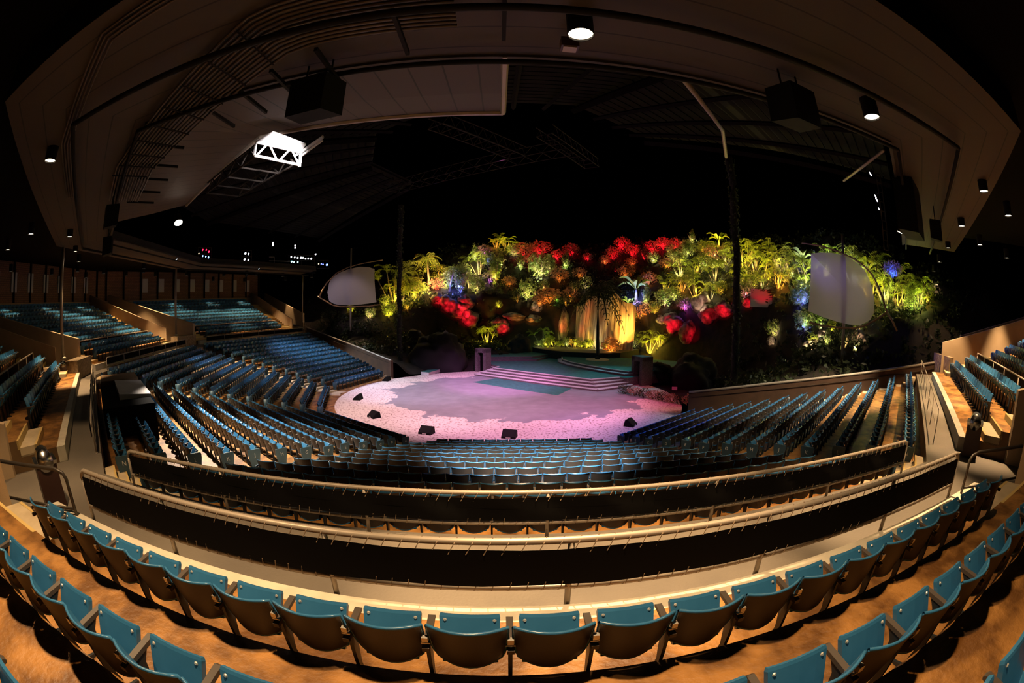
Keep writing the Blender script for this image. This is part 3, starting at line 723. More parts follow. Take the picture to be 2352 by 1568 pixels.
# cylinder downlights
LAMPS = []
def can(x, y, z, rad, h, label, energy, ang=62, dark=False, col=WARM):
    t = thing('downlight', label, 'lamp', (x, y, z), group='black cylinder downlights under the ring roof')
    mb = MB(); n = 18; pts = [(rad*math.cos(2*math.pi*i/n), rad*math.sin(2*math.pi*i/n)) for i in range(n)]
    i0 = len(mb.v); mb.v += [(p[0], p[1], 0) for p in pts]+[(p[0], p[1], h) for p in pts]+[(p[0]*.93, p[1]*.93, 0) for p in pts]+[(p[0]*.93, p[1]*.93, .10) for p in pts]
    for i in range(n):
        j = (i+1) % n
        mb.f += [(i, j, n+j, n+i), (2*n+i, 3*n+i, 3*n+j, 2*n+j), (i, 2*n+i, 2*n+j, j)]; mb.m += [0, 0, 0]
    mb.f.append(tuple(n+i for i in range(n))); mb.m.append(0)
    mb.build('housing', M['can'], t, False)
    mb = MB(); mb.poly([(p[0]*.92, p[1]*.92, .035) for p in pts][::-1]); mb.build('lens', M['glow'], t)
    if h < 10.9-z+.3:
        mb = MB(); mb.tube([(0, 0, h), (0, 0, max(h+.05, 10.78-z))], .02, 6); mb.build('stem', M['can'], t)
    if energy:
        lamp('SPOT', (x, y, z-.02), energy, col, (x, y, z-5), ang, .55, rad*.6)
M['glow'] = emis('warm_lamp_lens', (1., .80, .55), 9)
cans = [(1334, 80, 0, 4500, 54, 'downlight hanging closest to the viewer, near the top edge of the view'),
 (2003, 270, 0, 4800, 50, 'downlight over the right end of the near walkway'),
 (2260, 440, 0, 5200, 60, 'large downlight at the far right over the bend of the walkway'),
 (2209, 520, 0, 7500, 60, 'downlight above the right walkway, next in line beyond the bend'),
 (2178, 570, 0, 5500, 60, 'downlight on the right soffit, fourth in the line receding to the garden'),
 (2158, 602, 0, 500, 60, 'downlight on the right soffit, second smallest near the garden palms'),
 (2145, 623, 0, 300, 60, 'smallest downlight at the far tip of the right soffit'),
 (2316, 496, 0, 1300, 62, 'downlight over the right upper seats near the edge of the view'),
 (2251, 563, 0, 1200, 60, 'outer downlight over the middle of the right upper seats'),
 (115, 370, 0, 700, 60, 'downlight alone on the dark soffit at upper left'),
 (160, 544, 0, 5500, 50, 'downlight over the left walkway above the signed wall'),
 (173, 578, 0, 2600, 52, 'downlight just beyond the one over the left walkway'),
 (181, 601, 0, 2200, 52, 'third downlight down the receding left line'),
 (178, 624, 0, 2200, 80, 'lowest downlight of the receding left line beside the pole'),
 (71, 538, 0, 1500, 50, 'outer downlight over the left upper seats'),
 (18, 574, 0, 1000, 50, 'downlight at the left edge of the view'),
 (330, 617, 0, 6500, 70, 'lone downlight in front of the pale wall panels, above the wall between upper blocks'),
 (238, 628, 0, 2600, 84, 'small downlight before the middle stretch of brick wall'),
 (290, 633, 0, 2600, 84, 'small downlight left of the farther white-based pole'),
 (357, 634, 0, 2600, 84, 'small downlight nearly touching the second pale panel'),
 (429, 632, 0, 2600, 84, 'small downlight right of the white-based pole'),
 (514, 633, 0, 2600, 84, 'small downlight above the fifth pale panel'),
 (566, 634, 0, 2600, 84, 'small downlight above the sixth pale panel'),
 (588, 633, 0, 2600, 84, 'small downlight above the last pale panel'),
 (716, 637, 0, 500, 50, 'isolated small downlight at the tip of the far roof')]
def onsec(x, y, n, a):
    t = R(36*n); nv = np.array([-math.sin(t), -math.cos(t)]); d = pdir(x, y)
    q = (a+np.array([OX, OY])@nv)/(d[:2]@nv); return CP+q*d
for (px, py, _, en, an, lb) in cans:
    if px in (514, 566, 588, 357, 429, 290): p = onsec(px, py, 3, 34.5 if px in (357, 429, 290) else 33.5)
    elif px == 238: p = onsec(px, py, 2, 34.)
    elif px == 716: p = onz(px, py, 10.3)
    elif px == 18: p = onz(px, py, 10.0)
    else: p = onz(px, py, 10.4)
    can(p[0], p[1], p[2], .185, .5, lb, en, an)
# downlights behind and above the viewer (their pools fall on the nearest rows)
for lat, a_, en in ((6.4, 29.6, 1900), (.8, 29.5, 2300), (-4.2, 29.5, 420)):
    lamp('SPOT', S(0, lat, a_, 10.4), en, WARM, S(0, lat, a_+.6, 3), 92, .6, .12)
# extra cans above the upper blocks, added to light the seats and back walls (n, lat, a)
for n, lat, a_, en in ((3, -4, 38.5, 900), (3, 2, 38.5, 900), (3, 7.5, 38.5, 900), (2, -6, 38.5, 900), (2, 0, 38.5, 900), (2, 6, 38.5, 900), (3, 6, 29, 1200), (3, 0, 28.7, 1000), (2, 7, 31.5, 1000), (-1, -7.6, 33, 2800), (-1, -8.6, 36.5, 2800), (-1, 1.5, 34.0, 2000), (-1, 5.5, 33.0, 1500), (3, 11.3, 34, 900)):
    can(*S(n, lat, a_, 10.3), .185, .5, 'added downlight over the %s, above the %s rows' % (UNM[n], 'top' if a_ > 36 else 'middle' if a_ > 32 else 'lowest') + (', left part' if lat > 9 else ', left of middle' if lat > 4 else ', right part' if lat < -3 else ', middle part'), en*2, 44)
# spotlights serving the lower bowl
def flood(loc, target, en, col, ang, label, size=.12, head=.16, strength=9, group='theatre lanterns on the roof edge'):
    t = thing('stage_lantern', label, 'stage light', loc, group=group)
    d = (Vector(target)-Vector(loc)).normalized(); a = Vector((0, 0, 0)); mb = MB()
    mb.tube([a-d*head*2, a-d*.02], [head*.75, head], 12); mb.build('lantern_body', M['can'], t)
    mb = MB(); mb.tube([a-d*.018, a-d*.008], [head*.9]*2, 12); mb.build('lens', emis('lantern_lens', col, strength), t)
    mb = MB(); mb.tube([a-d*head+Vector((0, 0, .0)), a-d*head+Vector((0, 0, head*1.8))], .015, 5); mb.build('yoke', M['can'], t)
    if en: lamp('SPOT', Vector(loc)+d*.05, en, col, target, ang, .6, size)
p = onz(410, 512, 10.5)
flood(p, S(1, -3.6, 20.8, 1.5), 15000, (1., .86, .70), 58, 'bright white lantern at the corner of the left roof edge', head=.22, strength=40)
flood((-5.35, 10.3, 10.75), (.9, 12.6, 1.5), 8000, (1., .93, .84), 36, 'added white lantern beside the glaring truss aimed at the middle block', head=.1)  # added lantern lights the middle block, its lens lost in the white truss
flood(S(3, -1, 25.4, 10.6), S(3, 1, 19.5, 2), 12000, (.75, .88, 1.), 55, 'cool white lantern under the far left roof edge above the farthest block', head=.08, strength=4)
flood(S(2, 2, 25.4, 10.6), S(2, 2.5, 20.5, 2), 6000, (.8, .9, 1.), 50, 'cool white lantern under the roof edge above the far left block', head=.08, strength=4)
flood(S(-1, -3, 25.4, 10.6), S(-1, -4.0, 21, 1.5), 8500, (1., .80, .52), 64, 'warm lantern under the right roof edge above the right lower block')
lamp('SPOT', (-17, 38, 13), 900, (.10, .25, 1.), (-14, 33.5, 1), 50, .6, .3)
lamp('SPOT', (12, 18, 13), 3000, (.08, .18, 1.), (8.2, 21, .8), 45, .6, .3)
lamp('SPOT', (-4, 34, 15), 7000, (.72, .92, 1.), S(3, 2.0, 20.5, 2), 27, .95, .3)
lamp('SPOT', (-3, 28, 15), 4500, (.80, .94, 1.), S(2, 2, 20.0, 2), 22, .95, .3)
lamp('SPOT', (.9, 5.9, 10.6), 27000, (1., .92, .82), (1.1, 12.2, 2.0), 40, .9, .12)
for b_, en in ((0, 4500), (1, 9000), (2, 10000), (-1, 1800)):
    q0 = boundary(b_, 26.3); q1 = boundary(b_, 20.5); lamp('SPOT', (*q0, 10.5), en, WARM2, (*q1, 1.5), 40, .8, .12)
for q0, q1, en in ((S(3, 7.0, 24.8, 10.3), S(3, 6.0, 19.5, 2), 4200), (S(-1, -7.0, 24.8, 10.3), S(-1, -6.8, 21, 2), 3600)): lamp('SPOT', q0, en, WARM2, q1, 42, .8, .12)
lamp('SPOT', (6, 30, 14), 5500, (.80, .90, 1.), S(-1, -3.5, 21.5, 2), 36, .9, .3)
# arena wash
for loc, tg, en, col, an in (((-9, 20, 14), (-5, 29, 0), 7000, (1., .62, .68), 62), ((2, 17, 14.5), (1, 27, 0), 7500, (1., .42, .80), 60), ((9, 22, 14), (4, 31, 0), 5000, (1., .35, .62), 62),
                             ((-12, 30, 14), (-6, 35, 0), 5200, (.72, .60, 1.), 60), ((0, 24, 15), (0, 38, .6), 11500, (.95, .26, .85), 40), ((12, 40, 12), (9.5, 36, .5), 1200, (.0, .75, 1.), 46), ((-3, 30, 15), (4, 47, .9), 1300, (.10, .55, .6), 50),
                             ((9, 20, 13), (11.8, 30, .5), 2200, (1., .05, .22), 32), ((-14, 24, 14), (-11, 30, 0), 1500, (1., .7, .6), 50)):
    lamp('SPOT', loc, en*1.6, col, tg, an, .8, .35)
# ------------------------------------------------------------------ stage
su = (.809, -.588); sv = (.588, .809)
def U(u, v, z=None):
    x = OX+su[0]*u+sv[0]*v; y = OY+su[1]*u+sv[1]*v
    return (x, y) if z is None else (x, y, z)
def plat(poly, z0, z1, name='stage_platform', label=None, cat=None):
    mb = MB(); mb.prism([U(*p) for p in poly], z0, z1, 1, 0)
    return mb
def edge_strip(poly, z, k, wdt=.16):    # pale nosing along an open polyline
    mb = MB()
    for i in range(k):
        a = Vector((*U(*poly[i]), z)); b = Vector((*U(*poly[i+1]), z)); d = (b-a).normalized(); n_ = Vector((-d.y, d.x, 0))
        o = [a-n_*.01, b-n_*.01, b+n_*wdt, a+n_*wdt]; mb.hexa([*[q-Vector((0, 0, .035)) for q in o], *[q+Vector((0, 0, .008)) for q in o]])
    return mb
stg = thing('stage_platform', 'stepped stage with pale-edged steps and green carpeted deck behind the arena', 'stage', U(0, 8, 0))
inv = Vector(stg.location)
def sbuild(mb, name, mats, smooth=False):
    mb.v = [(v[0]-inv.x, v[1]-inv.y, v[2]-inv.z) for v in mb.v]; return mb.build(name, mats, stg, smooth)
for i in range(4):
    fr = [(-8.3+.42*i, 8.4), (-8.1+.42*i, 6.0+.42*i), (-2, 5.55+.42*i), (4.9-.38*i, 5.15+.42*i), (6.6-.38*i, 8.7)]
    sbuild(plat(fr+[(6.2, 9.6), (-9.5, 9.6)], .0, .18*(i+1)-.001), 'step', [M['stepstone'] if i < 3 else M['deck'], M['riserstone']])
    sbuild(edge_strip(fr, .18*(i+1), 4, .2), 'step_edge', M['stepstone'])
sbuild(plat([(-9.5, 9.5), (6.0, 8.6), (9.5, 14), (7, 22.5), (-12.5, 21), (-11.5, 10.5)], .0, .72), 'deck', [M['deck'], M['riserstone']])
arc = [(-4.4, 15.7), (-3.4, 13.9), (-1.6, 12.4), (.8, 11.1), (3.2, 10.1), (5.6, 9.4)]
for i in range(2):
    ar = [(u+.25*i, v+.38*i) for u, v in arc]
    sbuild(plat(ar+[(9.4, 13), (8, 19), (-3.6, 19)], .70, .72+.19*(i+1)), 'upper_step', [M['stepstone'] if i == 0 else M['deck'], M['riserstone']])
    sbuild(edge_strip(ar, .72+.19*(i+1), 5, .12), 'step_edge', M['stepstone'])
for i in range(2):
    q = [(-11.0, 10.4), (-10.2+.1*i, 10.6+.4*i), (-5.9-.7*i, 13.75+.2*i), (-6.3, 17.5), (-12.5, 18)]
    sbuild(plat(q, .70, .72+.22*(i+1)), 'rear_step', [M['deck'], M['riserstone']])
mb = MB(); c = U(.2, 15.9); mb.prism([(c[0]+1.25*math.cos(2*math.pi*i/20), c[1]+1.25*math.sin(2*math.pi*i/20)) for i in range(20)], 1.0, 1.15); sbuild(mb, 'sand_bed', M['step'])
pl = [(-9.8, 19.2), (-8.4, 17.9), (-6.4, 17.0), (-4, 16.5), (-1.6, 16.9), (.6, 17.8), (1.6, 19)]
mb = MB(); mb.prism([U(*p) for p in pl+[(2.4, 25.5), (-10.5, 25.5)]], .6, 1.62, 0, 1); tag(mb.build('stone_planter', [M['drock'], M['soil']]), 'low curved dark stone planter filled with lit plants behind the stage', 'planter')
mb = MB(); P = [(-5.9, 2.6), (-5.5, 2.45), (2.9, 2.2), (2.4, 5.6), (0, 5.9), (-2, 6.6), (-4, 6.2), (-5.6, 6.7)]
mb = MB(); mb.prism([U(*p) for p in [(-5.8, 3.0), (-2, 2.6), (2.9, 2.25), (2.55, 5.35), (-1, 5.4), (-5.4, 5.75)]], .018, .034); tag(mb.build('stage_carpet', M['deck']), 'teal-green carpet lying before the stage steps', 'carpet')
mb = MB(); mb.prism([onz(967, 860, 0)[:2], onz(985, 862, 0)[:2], onz(1034, 847, 0)[:2], onz(1020, 843, 0)[:2]], .0, .28, 1, 0); tag(mb.build('low_riser', [M['deck'], M['stepstone']]), 'small low green platform left of the stage against the dark rocks', 'platform')
def arch(cx, cy, rz, w_, h_, d_, label):
    t = thing('stone_portal', label, 'portal', (cx, cy, 0), rz)
    mb = MB(); mb.box(-w_/2, -w_/2+.35, -d_/2, d_/2, 0, h_); mb.box(w_/2-.35, w_/2, -d_/2, d_/2, 0, h_); mb.box(-w_/2, w_/2, -d_/2, d_/2, h_-.35, h_+.05)
    mb.build('surround', M['riserstone'], t)
    mb = MB(); mb.box(-w_/2+.35, w_/2-.35, -.05, d_/2, 0, h_-.35); mb.build('opening_shade', M['black'], t)  # black box filling the opening stands in for its unlit inside
x, y = U(-8.9, 8.4); arch(x, y, R(-36), 1.35, 2.3, .9, 'rough stone portal with dark opening at the left end of the stage')
x, y = U(6.9, 10.2); arch(x, y, R(-70), 1.5, 2.4, 1.2, 'rough stone portal at the right end of the stage steps, cyan lit')
# wedge monitors around the ring
WMP = [(822, 917, 'closest to the left arena edge'), (859, 958, 'second along the left arc'), (980, 995, 'third along the arc, left of the middle block'), (1170, 1004, 'in front of the middle block'), (1448, 977, 'at the right of the arena'), (888, 874, 'farthest, near the lowest seats of the far block')]
for i, (px, py, lb) in enumerate(WMP):
    p = onz(px, py, .02); x, y = p[0], p[1]; an = math.atan2(x-OX, y-OY)
    t = thing('stage_monitor', 'black wedge floor monitor, '+lb, 'speaker', (x, y, .02), -an+math.pi+rng.uniform(-.35, .35), 'wedge monitors around the arena')
    mb = MB(); mb.plate([(-.28, 0), (.30, 0), (.22, .36), (.10, .40), (-.28, .10)], -.36, .36); mb.build('cabinet', M['can'], t)
    mb = MB(); mb.poly([(-.32, -.27, .115), (.32, -.27, .115), (.32, .09, .405), (-.32, .09, .405)]); mb.build('grille', M['fascia'], t)
    mb = MB(); mb.box(-.12, .12, -.30, -.281, .02, .09); mb.build('connector_plate', M['metal'], t)
# ------------------------------------------------------------------ hillside
from mathutils import noise as mn
def sst(a, b, x): t = min(1, max(0, (x-a)/(b-a))); return t*t*(3-2*t)
def terr(x, y):
    vx, vy = x-OX, y-OY; r = math.hypot(vx, vy); an = math.degrees(math.atan2(-vx, -vy))
    s = ((an+144+180) % 360-180)/90
    ze = np.interp(r, [13, 14.5, 23, 32, 38, 48], [-.2, .7, 4.5, 7.4, 8.6, 8.6])
    zc = np.interp(r, [13, 23.6, 25.2, 30, 34.5, 38, 48], [-.3, -.2, 7.0, 11.3, 15.2, 15.6, 14.0])
    w_ = sst(.45, .95, abs(s)); z = ze*w_+zc*(1-w_)
    if -.62 < s < -.2: z += 2.0*math.exp(-((s+.45)/.12)**2)*sst(14, 19, r)*(1-sst(24, 27, r))
    n_ = mn.noise(Vector((x*.22, y*.22, 3)))*1.5+mn.noise(Vector((x*.7, y*.7, 9)))*.5
    z += n_*sst(14.5, 19 if w_ > .5 else 26, r)*.8
    if abs(s) > .88:
        k = sst(.88, .975, abs(s)); zw = np.interp(r, [13, 18, 24, 29.6, 48], [1.3, 2.15, 3.1, 4.0, 6.0]); z = z*(1-k)+zw*k
    return z
mb = MB(); G = []
for i in range(131):
    an = R(-144-90.2+i*180.4/130); G.append([])
    for j in range(60):
        r = 13.4+j*(49-13.4)/59; x, y = OX-r*math.sin(an), OY-r*math.cos(an); G[-1].append((x, y, terr(x, y)))
mb.grid(G)
struct(mb, 'rocky_hillside', [M['soil']], True)
def march(px, py, r0=14.5, r1=46, dmin=14):
    d = pdir(px, py); t = dmin; last = None
    while t < 95:
        p = CP+d*t; r = math.hypot(p[0]-OX, p[1]-OY)
        an = math.degrees(math.atan2(-(p[0]-OX), -(p[1]-OY))); s = ((an+324) % 360-180)/90
        if abs(s) < 1.0 and r > r0:
            z = terr(p[0], p[1])
            if p[2] < z: return np.array([p[0], p[1], z]), t
            if r > r1: break
            last = (p, t)
        t += .15
    t = last[1] if last else 50
    t2 = t*.88; p = CP+d*t2; return np.array([p[0], p[1], min(p[2], terr(p[0], p[1])+0)]), t2
# ---- plant meshes, unit height
def frond(mb, base, dir2, length, rise, droop, nl=11, lw=.045, ll=.30, mi=0, twist=0.):
    dx, dy = dir2; P = []
    K = nl+2
    for k in range(K):
        t = k/(K-1); P.append(Vector((base[0]+dx*length*t*.85, base[1]+dy*length*t*.85, base[2]+rise*length*(t-.0)-droop*length*t*t)))
    side = Vector((-dy, dx, 0))
    for k in range(K-1): # rachis as a thin ribbon
        a, b = P[k], P[k+1]; w0 = .010*(1-k/K)+.003; mb.poly([a-side*w0, a+side*w0, b+side*w0, b-side*w0], mi)
    for k in range(1, K):
        t = k/(K-1); L = ll*length*math.sin(math.pi*min(1, t*.88+.12))**.7; tan = (P[k]-P[k-1]).normalized(); up = tan.cross(side).normalized()
        if up.z < 0: up = -up
        for sg in (-1, 1):
            o = P[k]; tip = o+side*sg*L*.8+tan*L*.55-Vector((0, 0, L*.35)); mid = o+side*sg*L*.45+tan*L*.22+up*L*.06
            wv = tan*lw*length*.5
            mb.poly([o, mid-wv, tip, mid+wv], mi)
def areca(seed, stems=8):
    r = random.Random(seed); f = MB(); s_ = MB()
    for i in range(stems):
        an = r.uniform(0, 2*math.pi); q = r.uniform(.0, .10); h = r.uniform(.25, .68); ox, oy = q*math.cos(an), q*math.sin(an); lean = r.uniform(.05, .26)
        tx, ty = ox+lean*math.cos(an), oy+lean*math.sin(an)
        s_.tube([(ox, oy, 0), ((ox+tx)/2*.95, (oy+ty)/2*.95, h*.5), (tx, ty, h)], [.016, .013, .010], 5)
        for k in range(r.randint(5, 6)):
            a2 = an+r.uniform(-2.2, 2.2); frond(f, (tx, ty, h), (math.cos(a2), math.sin(a2)), r.uniform(.28, .42), r.uniform(.7, 1.35), r.uniform(.7, 1.3), 9)
    return f, s_
def fanpalm(seed, n=17, hh=.70, bend=.05):
    r = random.Random(seed); f = MB(); s_ = MB()
    s_.tube([(0, 0, 0), (bend*.3, 0, hh*.4), (bend, 0, hh*.8), (bend*1.1, 0, hh)], [.032, .024, .020, .018], 8)
    for k in range(n):
        a2 = k*2.399+r.uniform(-.2, .2); e = k/n
        frond(f, (bend*1.1, 0, hh), (math.cos(a2), math.sin(a2)), r.uniform(.34, .42), 1.15-1.0*e, .9+.3*e, 11, .04, .28)
    return f, s_
def paddle(seed, n=8):
    r = random.Random(seed); f = MB(); s_ = MB()
    s_.tube([(0, 0, 0), (0, 0, .35)], [.045, .03], 8)
    for k in range(n):
        a2 = k*2.399+r.uniform(-.3, .3); dx, dy = math.cos(a2), math.sin(a2); L = r.uniform(.55, .72); side = Vector((-dy, dx, 0)); P = []
        for q in range(8):
            t = q/7; P.append(Vector((dx*L*t*.75, dy*L*t*.75, .3+L*(1.25-.5*(k/n))*t-L*.75*t*t)))
        for q in range(7):
            w0 = .012 if q < 2 else .085*math.sin(math.pi*(q-1)/6.4)+.012; w1 = .012 if q+1 < 2 else .085*math.sin(math.pi*q/6.4)+.012
            for sg in (-1, 1): f.poly([P[q], P[q]+side*sg*w0+Vector((0, 0, w0*.5)), P[q+1]+side*sg*w1+Vector((0, 0, w1*.5)), P[q+1]], 0)
    return f, s_
def shrub(seed, n=420, lw=.045, rx=.5, rz=.5):
    r = random.Random(seed); f = MB(); s_ = MB()
    for i in range(7):
        an = r.uniform(0, 6.28); s_.tube([(0, 0, 0), (.16*math.cos(an), .16*math.sin(an), .35), (.32*math.cos(an), .32*math.sin(an), .7)], [.02, .014, .006], 5)
    for i in range(n):
        while True:
            p = Vector((r.uniform(-1, 1), r.uniform(-1, 1), r.uniform(-1, 1)))
            if .25 < p.length < 1: break
        lump = 1+.25*mn.noise(p*2.3+Vector((seed, 0, 0))); p = Vector((p.x*rx*lump, p.y*rx*lump, .5+p.z*rz*lump))
        a = Vector((r.uniform(-1, 1), r.uniform(-1, 1), r.uniform(-.6, 1))).normalized(); b = a.cross(Vector((r.uniform(-1, 1), r.uniform(-1, 1), r.uniform(-1, 1)))).normalized(); s2 = lw*r.uniform(.7, 1.4)
        f.poly([p-a*s2*1.5, p+b*s2*.7, p+a*s2*1.5, p-b*s2*.7], 0)
    return f, s_
PM = {}
def reg(key, fs, lm='leaf', tm='trunk'): PM[key] = (fs[0].mesh('foliage', [M[lm]]), fs[1].mesh('stems', [M[tm]], True))
for i in range(3): reg('areca%d' % i, areca(11+i))
reg('palm0', fanpalm(5)); reg('palm1', fanpalm(8, 15, .62, .10)); reg('paddle0', paddle(3)); reg('paddle1', paddle(9))
for i in range(3): reg('shrub%d' % i, shrub(21+i), 'leaf2')
reg('vine0', shrub(40, 500, .03, .2, .52), 'leaf2'); reg('orange0', shrub(44, 420, .04, .6, .42), 'redleaf'); reg('dark0', shrub(47, 420, .04, .6, .45), 'leafd')
reg('ground0', shrub(50, 260, .07, .62, .36), 'leaf2')
CATN = {'areca': ('areca_palm', 'palm'), 'palm': ('palm_tree', 'palm'), 'paddle': ('broadleaf_palm', 'plant'), 'shrub': ('leafy_shrub', 'shrub'), 'vine': ('climbing_vine', 'vine'), 'orange': ('bronze_shrub', 'shrub'), 'dark': ('dark_shrub', 'shrub'), 'ground': ('ground_plant', 'plant')}
def fixture(p, d, col, label, rad=.07):
    t = thing('garden_spotlight', 'uplight below the '+label, 'spotlight', tuple(p), group='small uplights among the garden plants')
    d = Vector(d).normalized(); mb = MB(); mb.tube([Vector((0, 0, 0)), d*.02, d*.2], [rad*.5, rad, rad], 8); mb.build('fixture_body', M['can'], t)
    mb = MB(); mb.tube([d*.201, d*.206], [rad*.85]*2, 8); mb.build('lens', emis('spot_lens', col, 14), t)
    mb = MB(); mb.tube([(0, 0, 0), (0, 0, -.35)], .015, 5); mb.build('stake', M['can'], t)
np_ = [0]
def plant(kind, px, py, hpx, col, k, label, loc=None, dist=None, sx=1., side=None, ang=85, dz=0):
    np_[0] += 1
    if loc is None: p, t = march(px, py)
    else: p = np.array(loc, float); t = float(np.linalg.norm(p-CP))
    if dist: p = CP+pdir(px, py)*dist; t = dist
    h = hpx/FPX*t; nm, ct = CATN[kind.rstrip('0123456789')]
    o = thing(nm, label, ct, (p[0], p[1], p[2]+dz-.03*h), rng.uniform(0, 6.28)); o.scale = (h*sx, h*sx, h)
    f, s_ = PM[kind]; link('foliage', f, o); link('stems', s_, o)
    if col is not None:
        side = rng.uniform(-.5, .5) if side is None else side
        c = CP-p; c[2] = 0; c /= np.linalg.norm(c); c = np.array([c[0]*math.cos(side)-c[1]*math.sin(side), c[0]*math.sin(side)+c[1]*math.cos(side), 0])
        wide = .62 if kind[:5] in ('shrub', 'orang', 'dark0', 'groun') else .42
        lp = p+c*(h*wide*.6*sx+.3); lp[2] = max(terr(lp[0], lp[1]), p[2]-.3*h)+.15 if loc is None else p[2]+.15
        tg = p+np.array([0, 0, h*.55]); d = tg-lp; dd = float(np.linalg.norm(d))
        lamp('SPOT', lp+d/dd*.25, k*175*dd*dd, col, tg, ang, .9, .06)
        if kind[:5] != 'dark0': lamp('POINT', p+c*(.12*h+.1)+np.array([0, 0, .16*h+.12]), k*9*h*h*sx, col, size=.05)  # added point light inside the plant for a hot spot
        fixture(lp, d, col, label)
    return p, t, h
# left garden
plant('areca0', 905, 697, 62, YEL, 1.1, 'yellow-green areca clump between the small sail and the dark column')
plant('areca1', 900, 690, 112, AMB, .35, 'taller dim areca rising behind the clump left of the dark column', side=1.2)
plant('areca2', 946, 690, 66, YEL, 1.0, 'yellow areca clump just right of the left dark column')
plant('areca1', 962, 668, 72, AMB, .4, 'dim amber areca behind the slender lit palm')
plant('palm0', 986, 668, 106, (1., .62, .2), 1.5, 'slender single palm with red-lit trunk and spread crown')
plant('shrub0', 1024, 662, 50, (1., .85, .35), 1.8, 'bright yellow-white shrub right of the slender palm')
plant('orange0', 1002, 668, 34, RED, 1.4, 'red-lit shrub at the foot of the slender palm')
plant('shrub1', 893, 728, 34, YEL, 1.6, 'bright shrub low beside the left dark column')
plant('shrub2', 851, 732, 26, (1., .7, .4), 1.4, 'small pinkish-lit shrub under the small sail')
plant('shrub0', 806, 718, 22, YEL, 1.2, 'small yellow shrub under the mast of the small sail')
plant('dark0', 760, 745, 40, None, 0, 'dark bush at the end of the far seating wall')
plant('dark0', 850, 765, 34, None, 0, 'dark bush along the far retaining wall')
plant('palm1', 1032, 668, 80, BLU, .8, 'blue-violet lit palm left of the pale areca')
plant('vine0', 1058, 672, 70, BLU, 1.2, 'violet-lit vine mass beside the pale areca')
# middle left
plant('areca0', 1100, 632, 70, (1., .84, .30), 1.5, 'pale bright areca high on the left rocks')
plant('shrub1', 1096, 672, 40, (1., .75, .3), .8, 'ochre shrub below the pale areca')
plant('vine0', 1137, 650, 70, YEL, 1.2, 'hanging vine column with bright yellow foot')
plant('areca1', 1166, 574, 46, YEL, 2.6, 'brightest yellow clump crowning the left skyline', sx=1.3)
plant('areca2', 1140, 572, 36, AMB, 1.2, 'amber clump beside the brightest skyline clump')
plant('orange0', 1112, 588, 30, PUR, 1.0, 'purple-lit bush on the left skyline')
plant('orange0', 1205, 592, 40, RED, 1.5, 'red-lit bush on the skyline right of the bright clump', sx=1.3)
plant('orange0', 1240, 590, 40, RED, 1.5, 'broad red-lit bush on the skyline above the pale shrub', sx=1.2)
plant('orange0', 1280, 598, 28, RED, 1.8, 'low red-lit bush on the skyline left of the dark palm')
plant('orange0', 1312, 590, 36, RED, .5, 'dim red bush behind the dark palm crown')
plant('orange0', 1350, 600, 22, RED, .8, 'tiny red-lit bush at the dip of the skyline')
plant('shrub2', 1243, 640, 66, (.9, .85, .5), .9, 'pale grey-green shrub hanging below the red skyline bushes')
plant('shrub0', 1211, 684, 48, (1., .85, .35), 1.3, 'rounded yellow-dotted shrub in the middle left of the rocks')
plant('orange0', 1285, 650, 40, ORG, .35, 'rust-coloured bush above the waterfall left side')
plant('orange0', 1262, 698, 40, ORG, .5, 'long rust-coloured bush left of the orange lit rock face', sx=1.5)
plant('orange0', 1310, 690, 34, ORG, .5, 'rust-coloured bush just above the lit rock face')
plant('shrub1', 1281, 694, 18, GRN, 1.3, 'small vivid green shrub above the rust bushes')
plant('shrub0', 1146, 716, 18, YEL, 1.6, 'small sparkling shrub above the red rocks')
plant('areca2', 1120, 793, 66, YEL, 1.3, 'yellow areca standing just behind the left of the stage')
plant('areca0', 1246, 795, 56, (.55, 1., .25), .5, 'green areca at the left end of the stage planter')
# planter row
gp = [(1238, 'at the left tip of the stage planter'), (1254, 'second in the stage planter'), (1270, 'third in the stage planter'), (1287, 'below the red-lit rock fin'), (1303, 'fifth in the stage planter'), (1319, 'at the foot of the bright rock face, left part'), (1335, 'at the foot of the bright rock face, middle'), (1351, 'at the foot of the bright rock face, right part'), (1366, 'just left of the dark stage palm'), (1392, 'just right of the dark stage palm')]
for i, (x_, lb) in enumerate(gp):
    q = onz(x_, 797+.06*max(0, x_-1300), 1.62)
    plant(['ground0', 'shrub2', 'areca1'][i % 3], x_, 0, 19+5*(i % 3), YEL if i % 4 else (1., .9, .5), 1.7, 'bright low plant '+lb, loc=q, sx=1.1)
plant('orange0', 1403, 815, 42, ORG, 2.6, 'bright orange bush right of the dark stage palm', loc=onz(1403, 812, 1.3))
plant('areca0', 1492, 812, 66, YEL, 1.3, 'large yellow-green areca right of the stage')
plant('shrub0', 1449, 800, 44, (1., .9, .5), 1.0, 'white-dotted shrub left of the large areca')
plant('areca1', 1515, 806, 40, YEL, 1.3, 'small bright areca at the right edge of the large one')
plant('dark0', 1440, 835, 44, None, 0, 'dark bush behind the right stage portal')
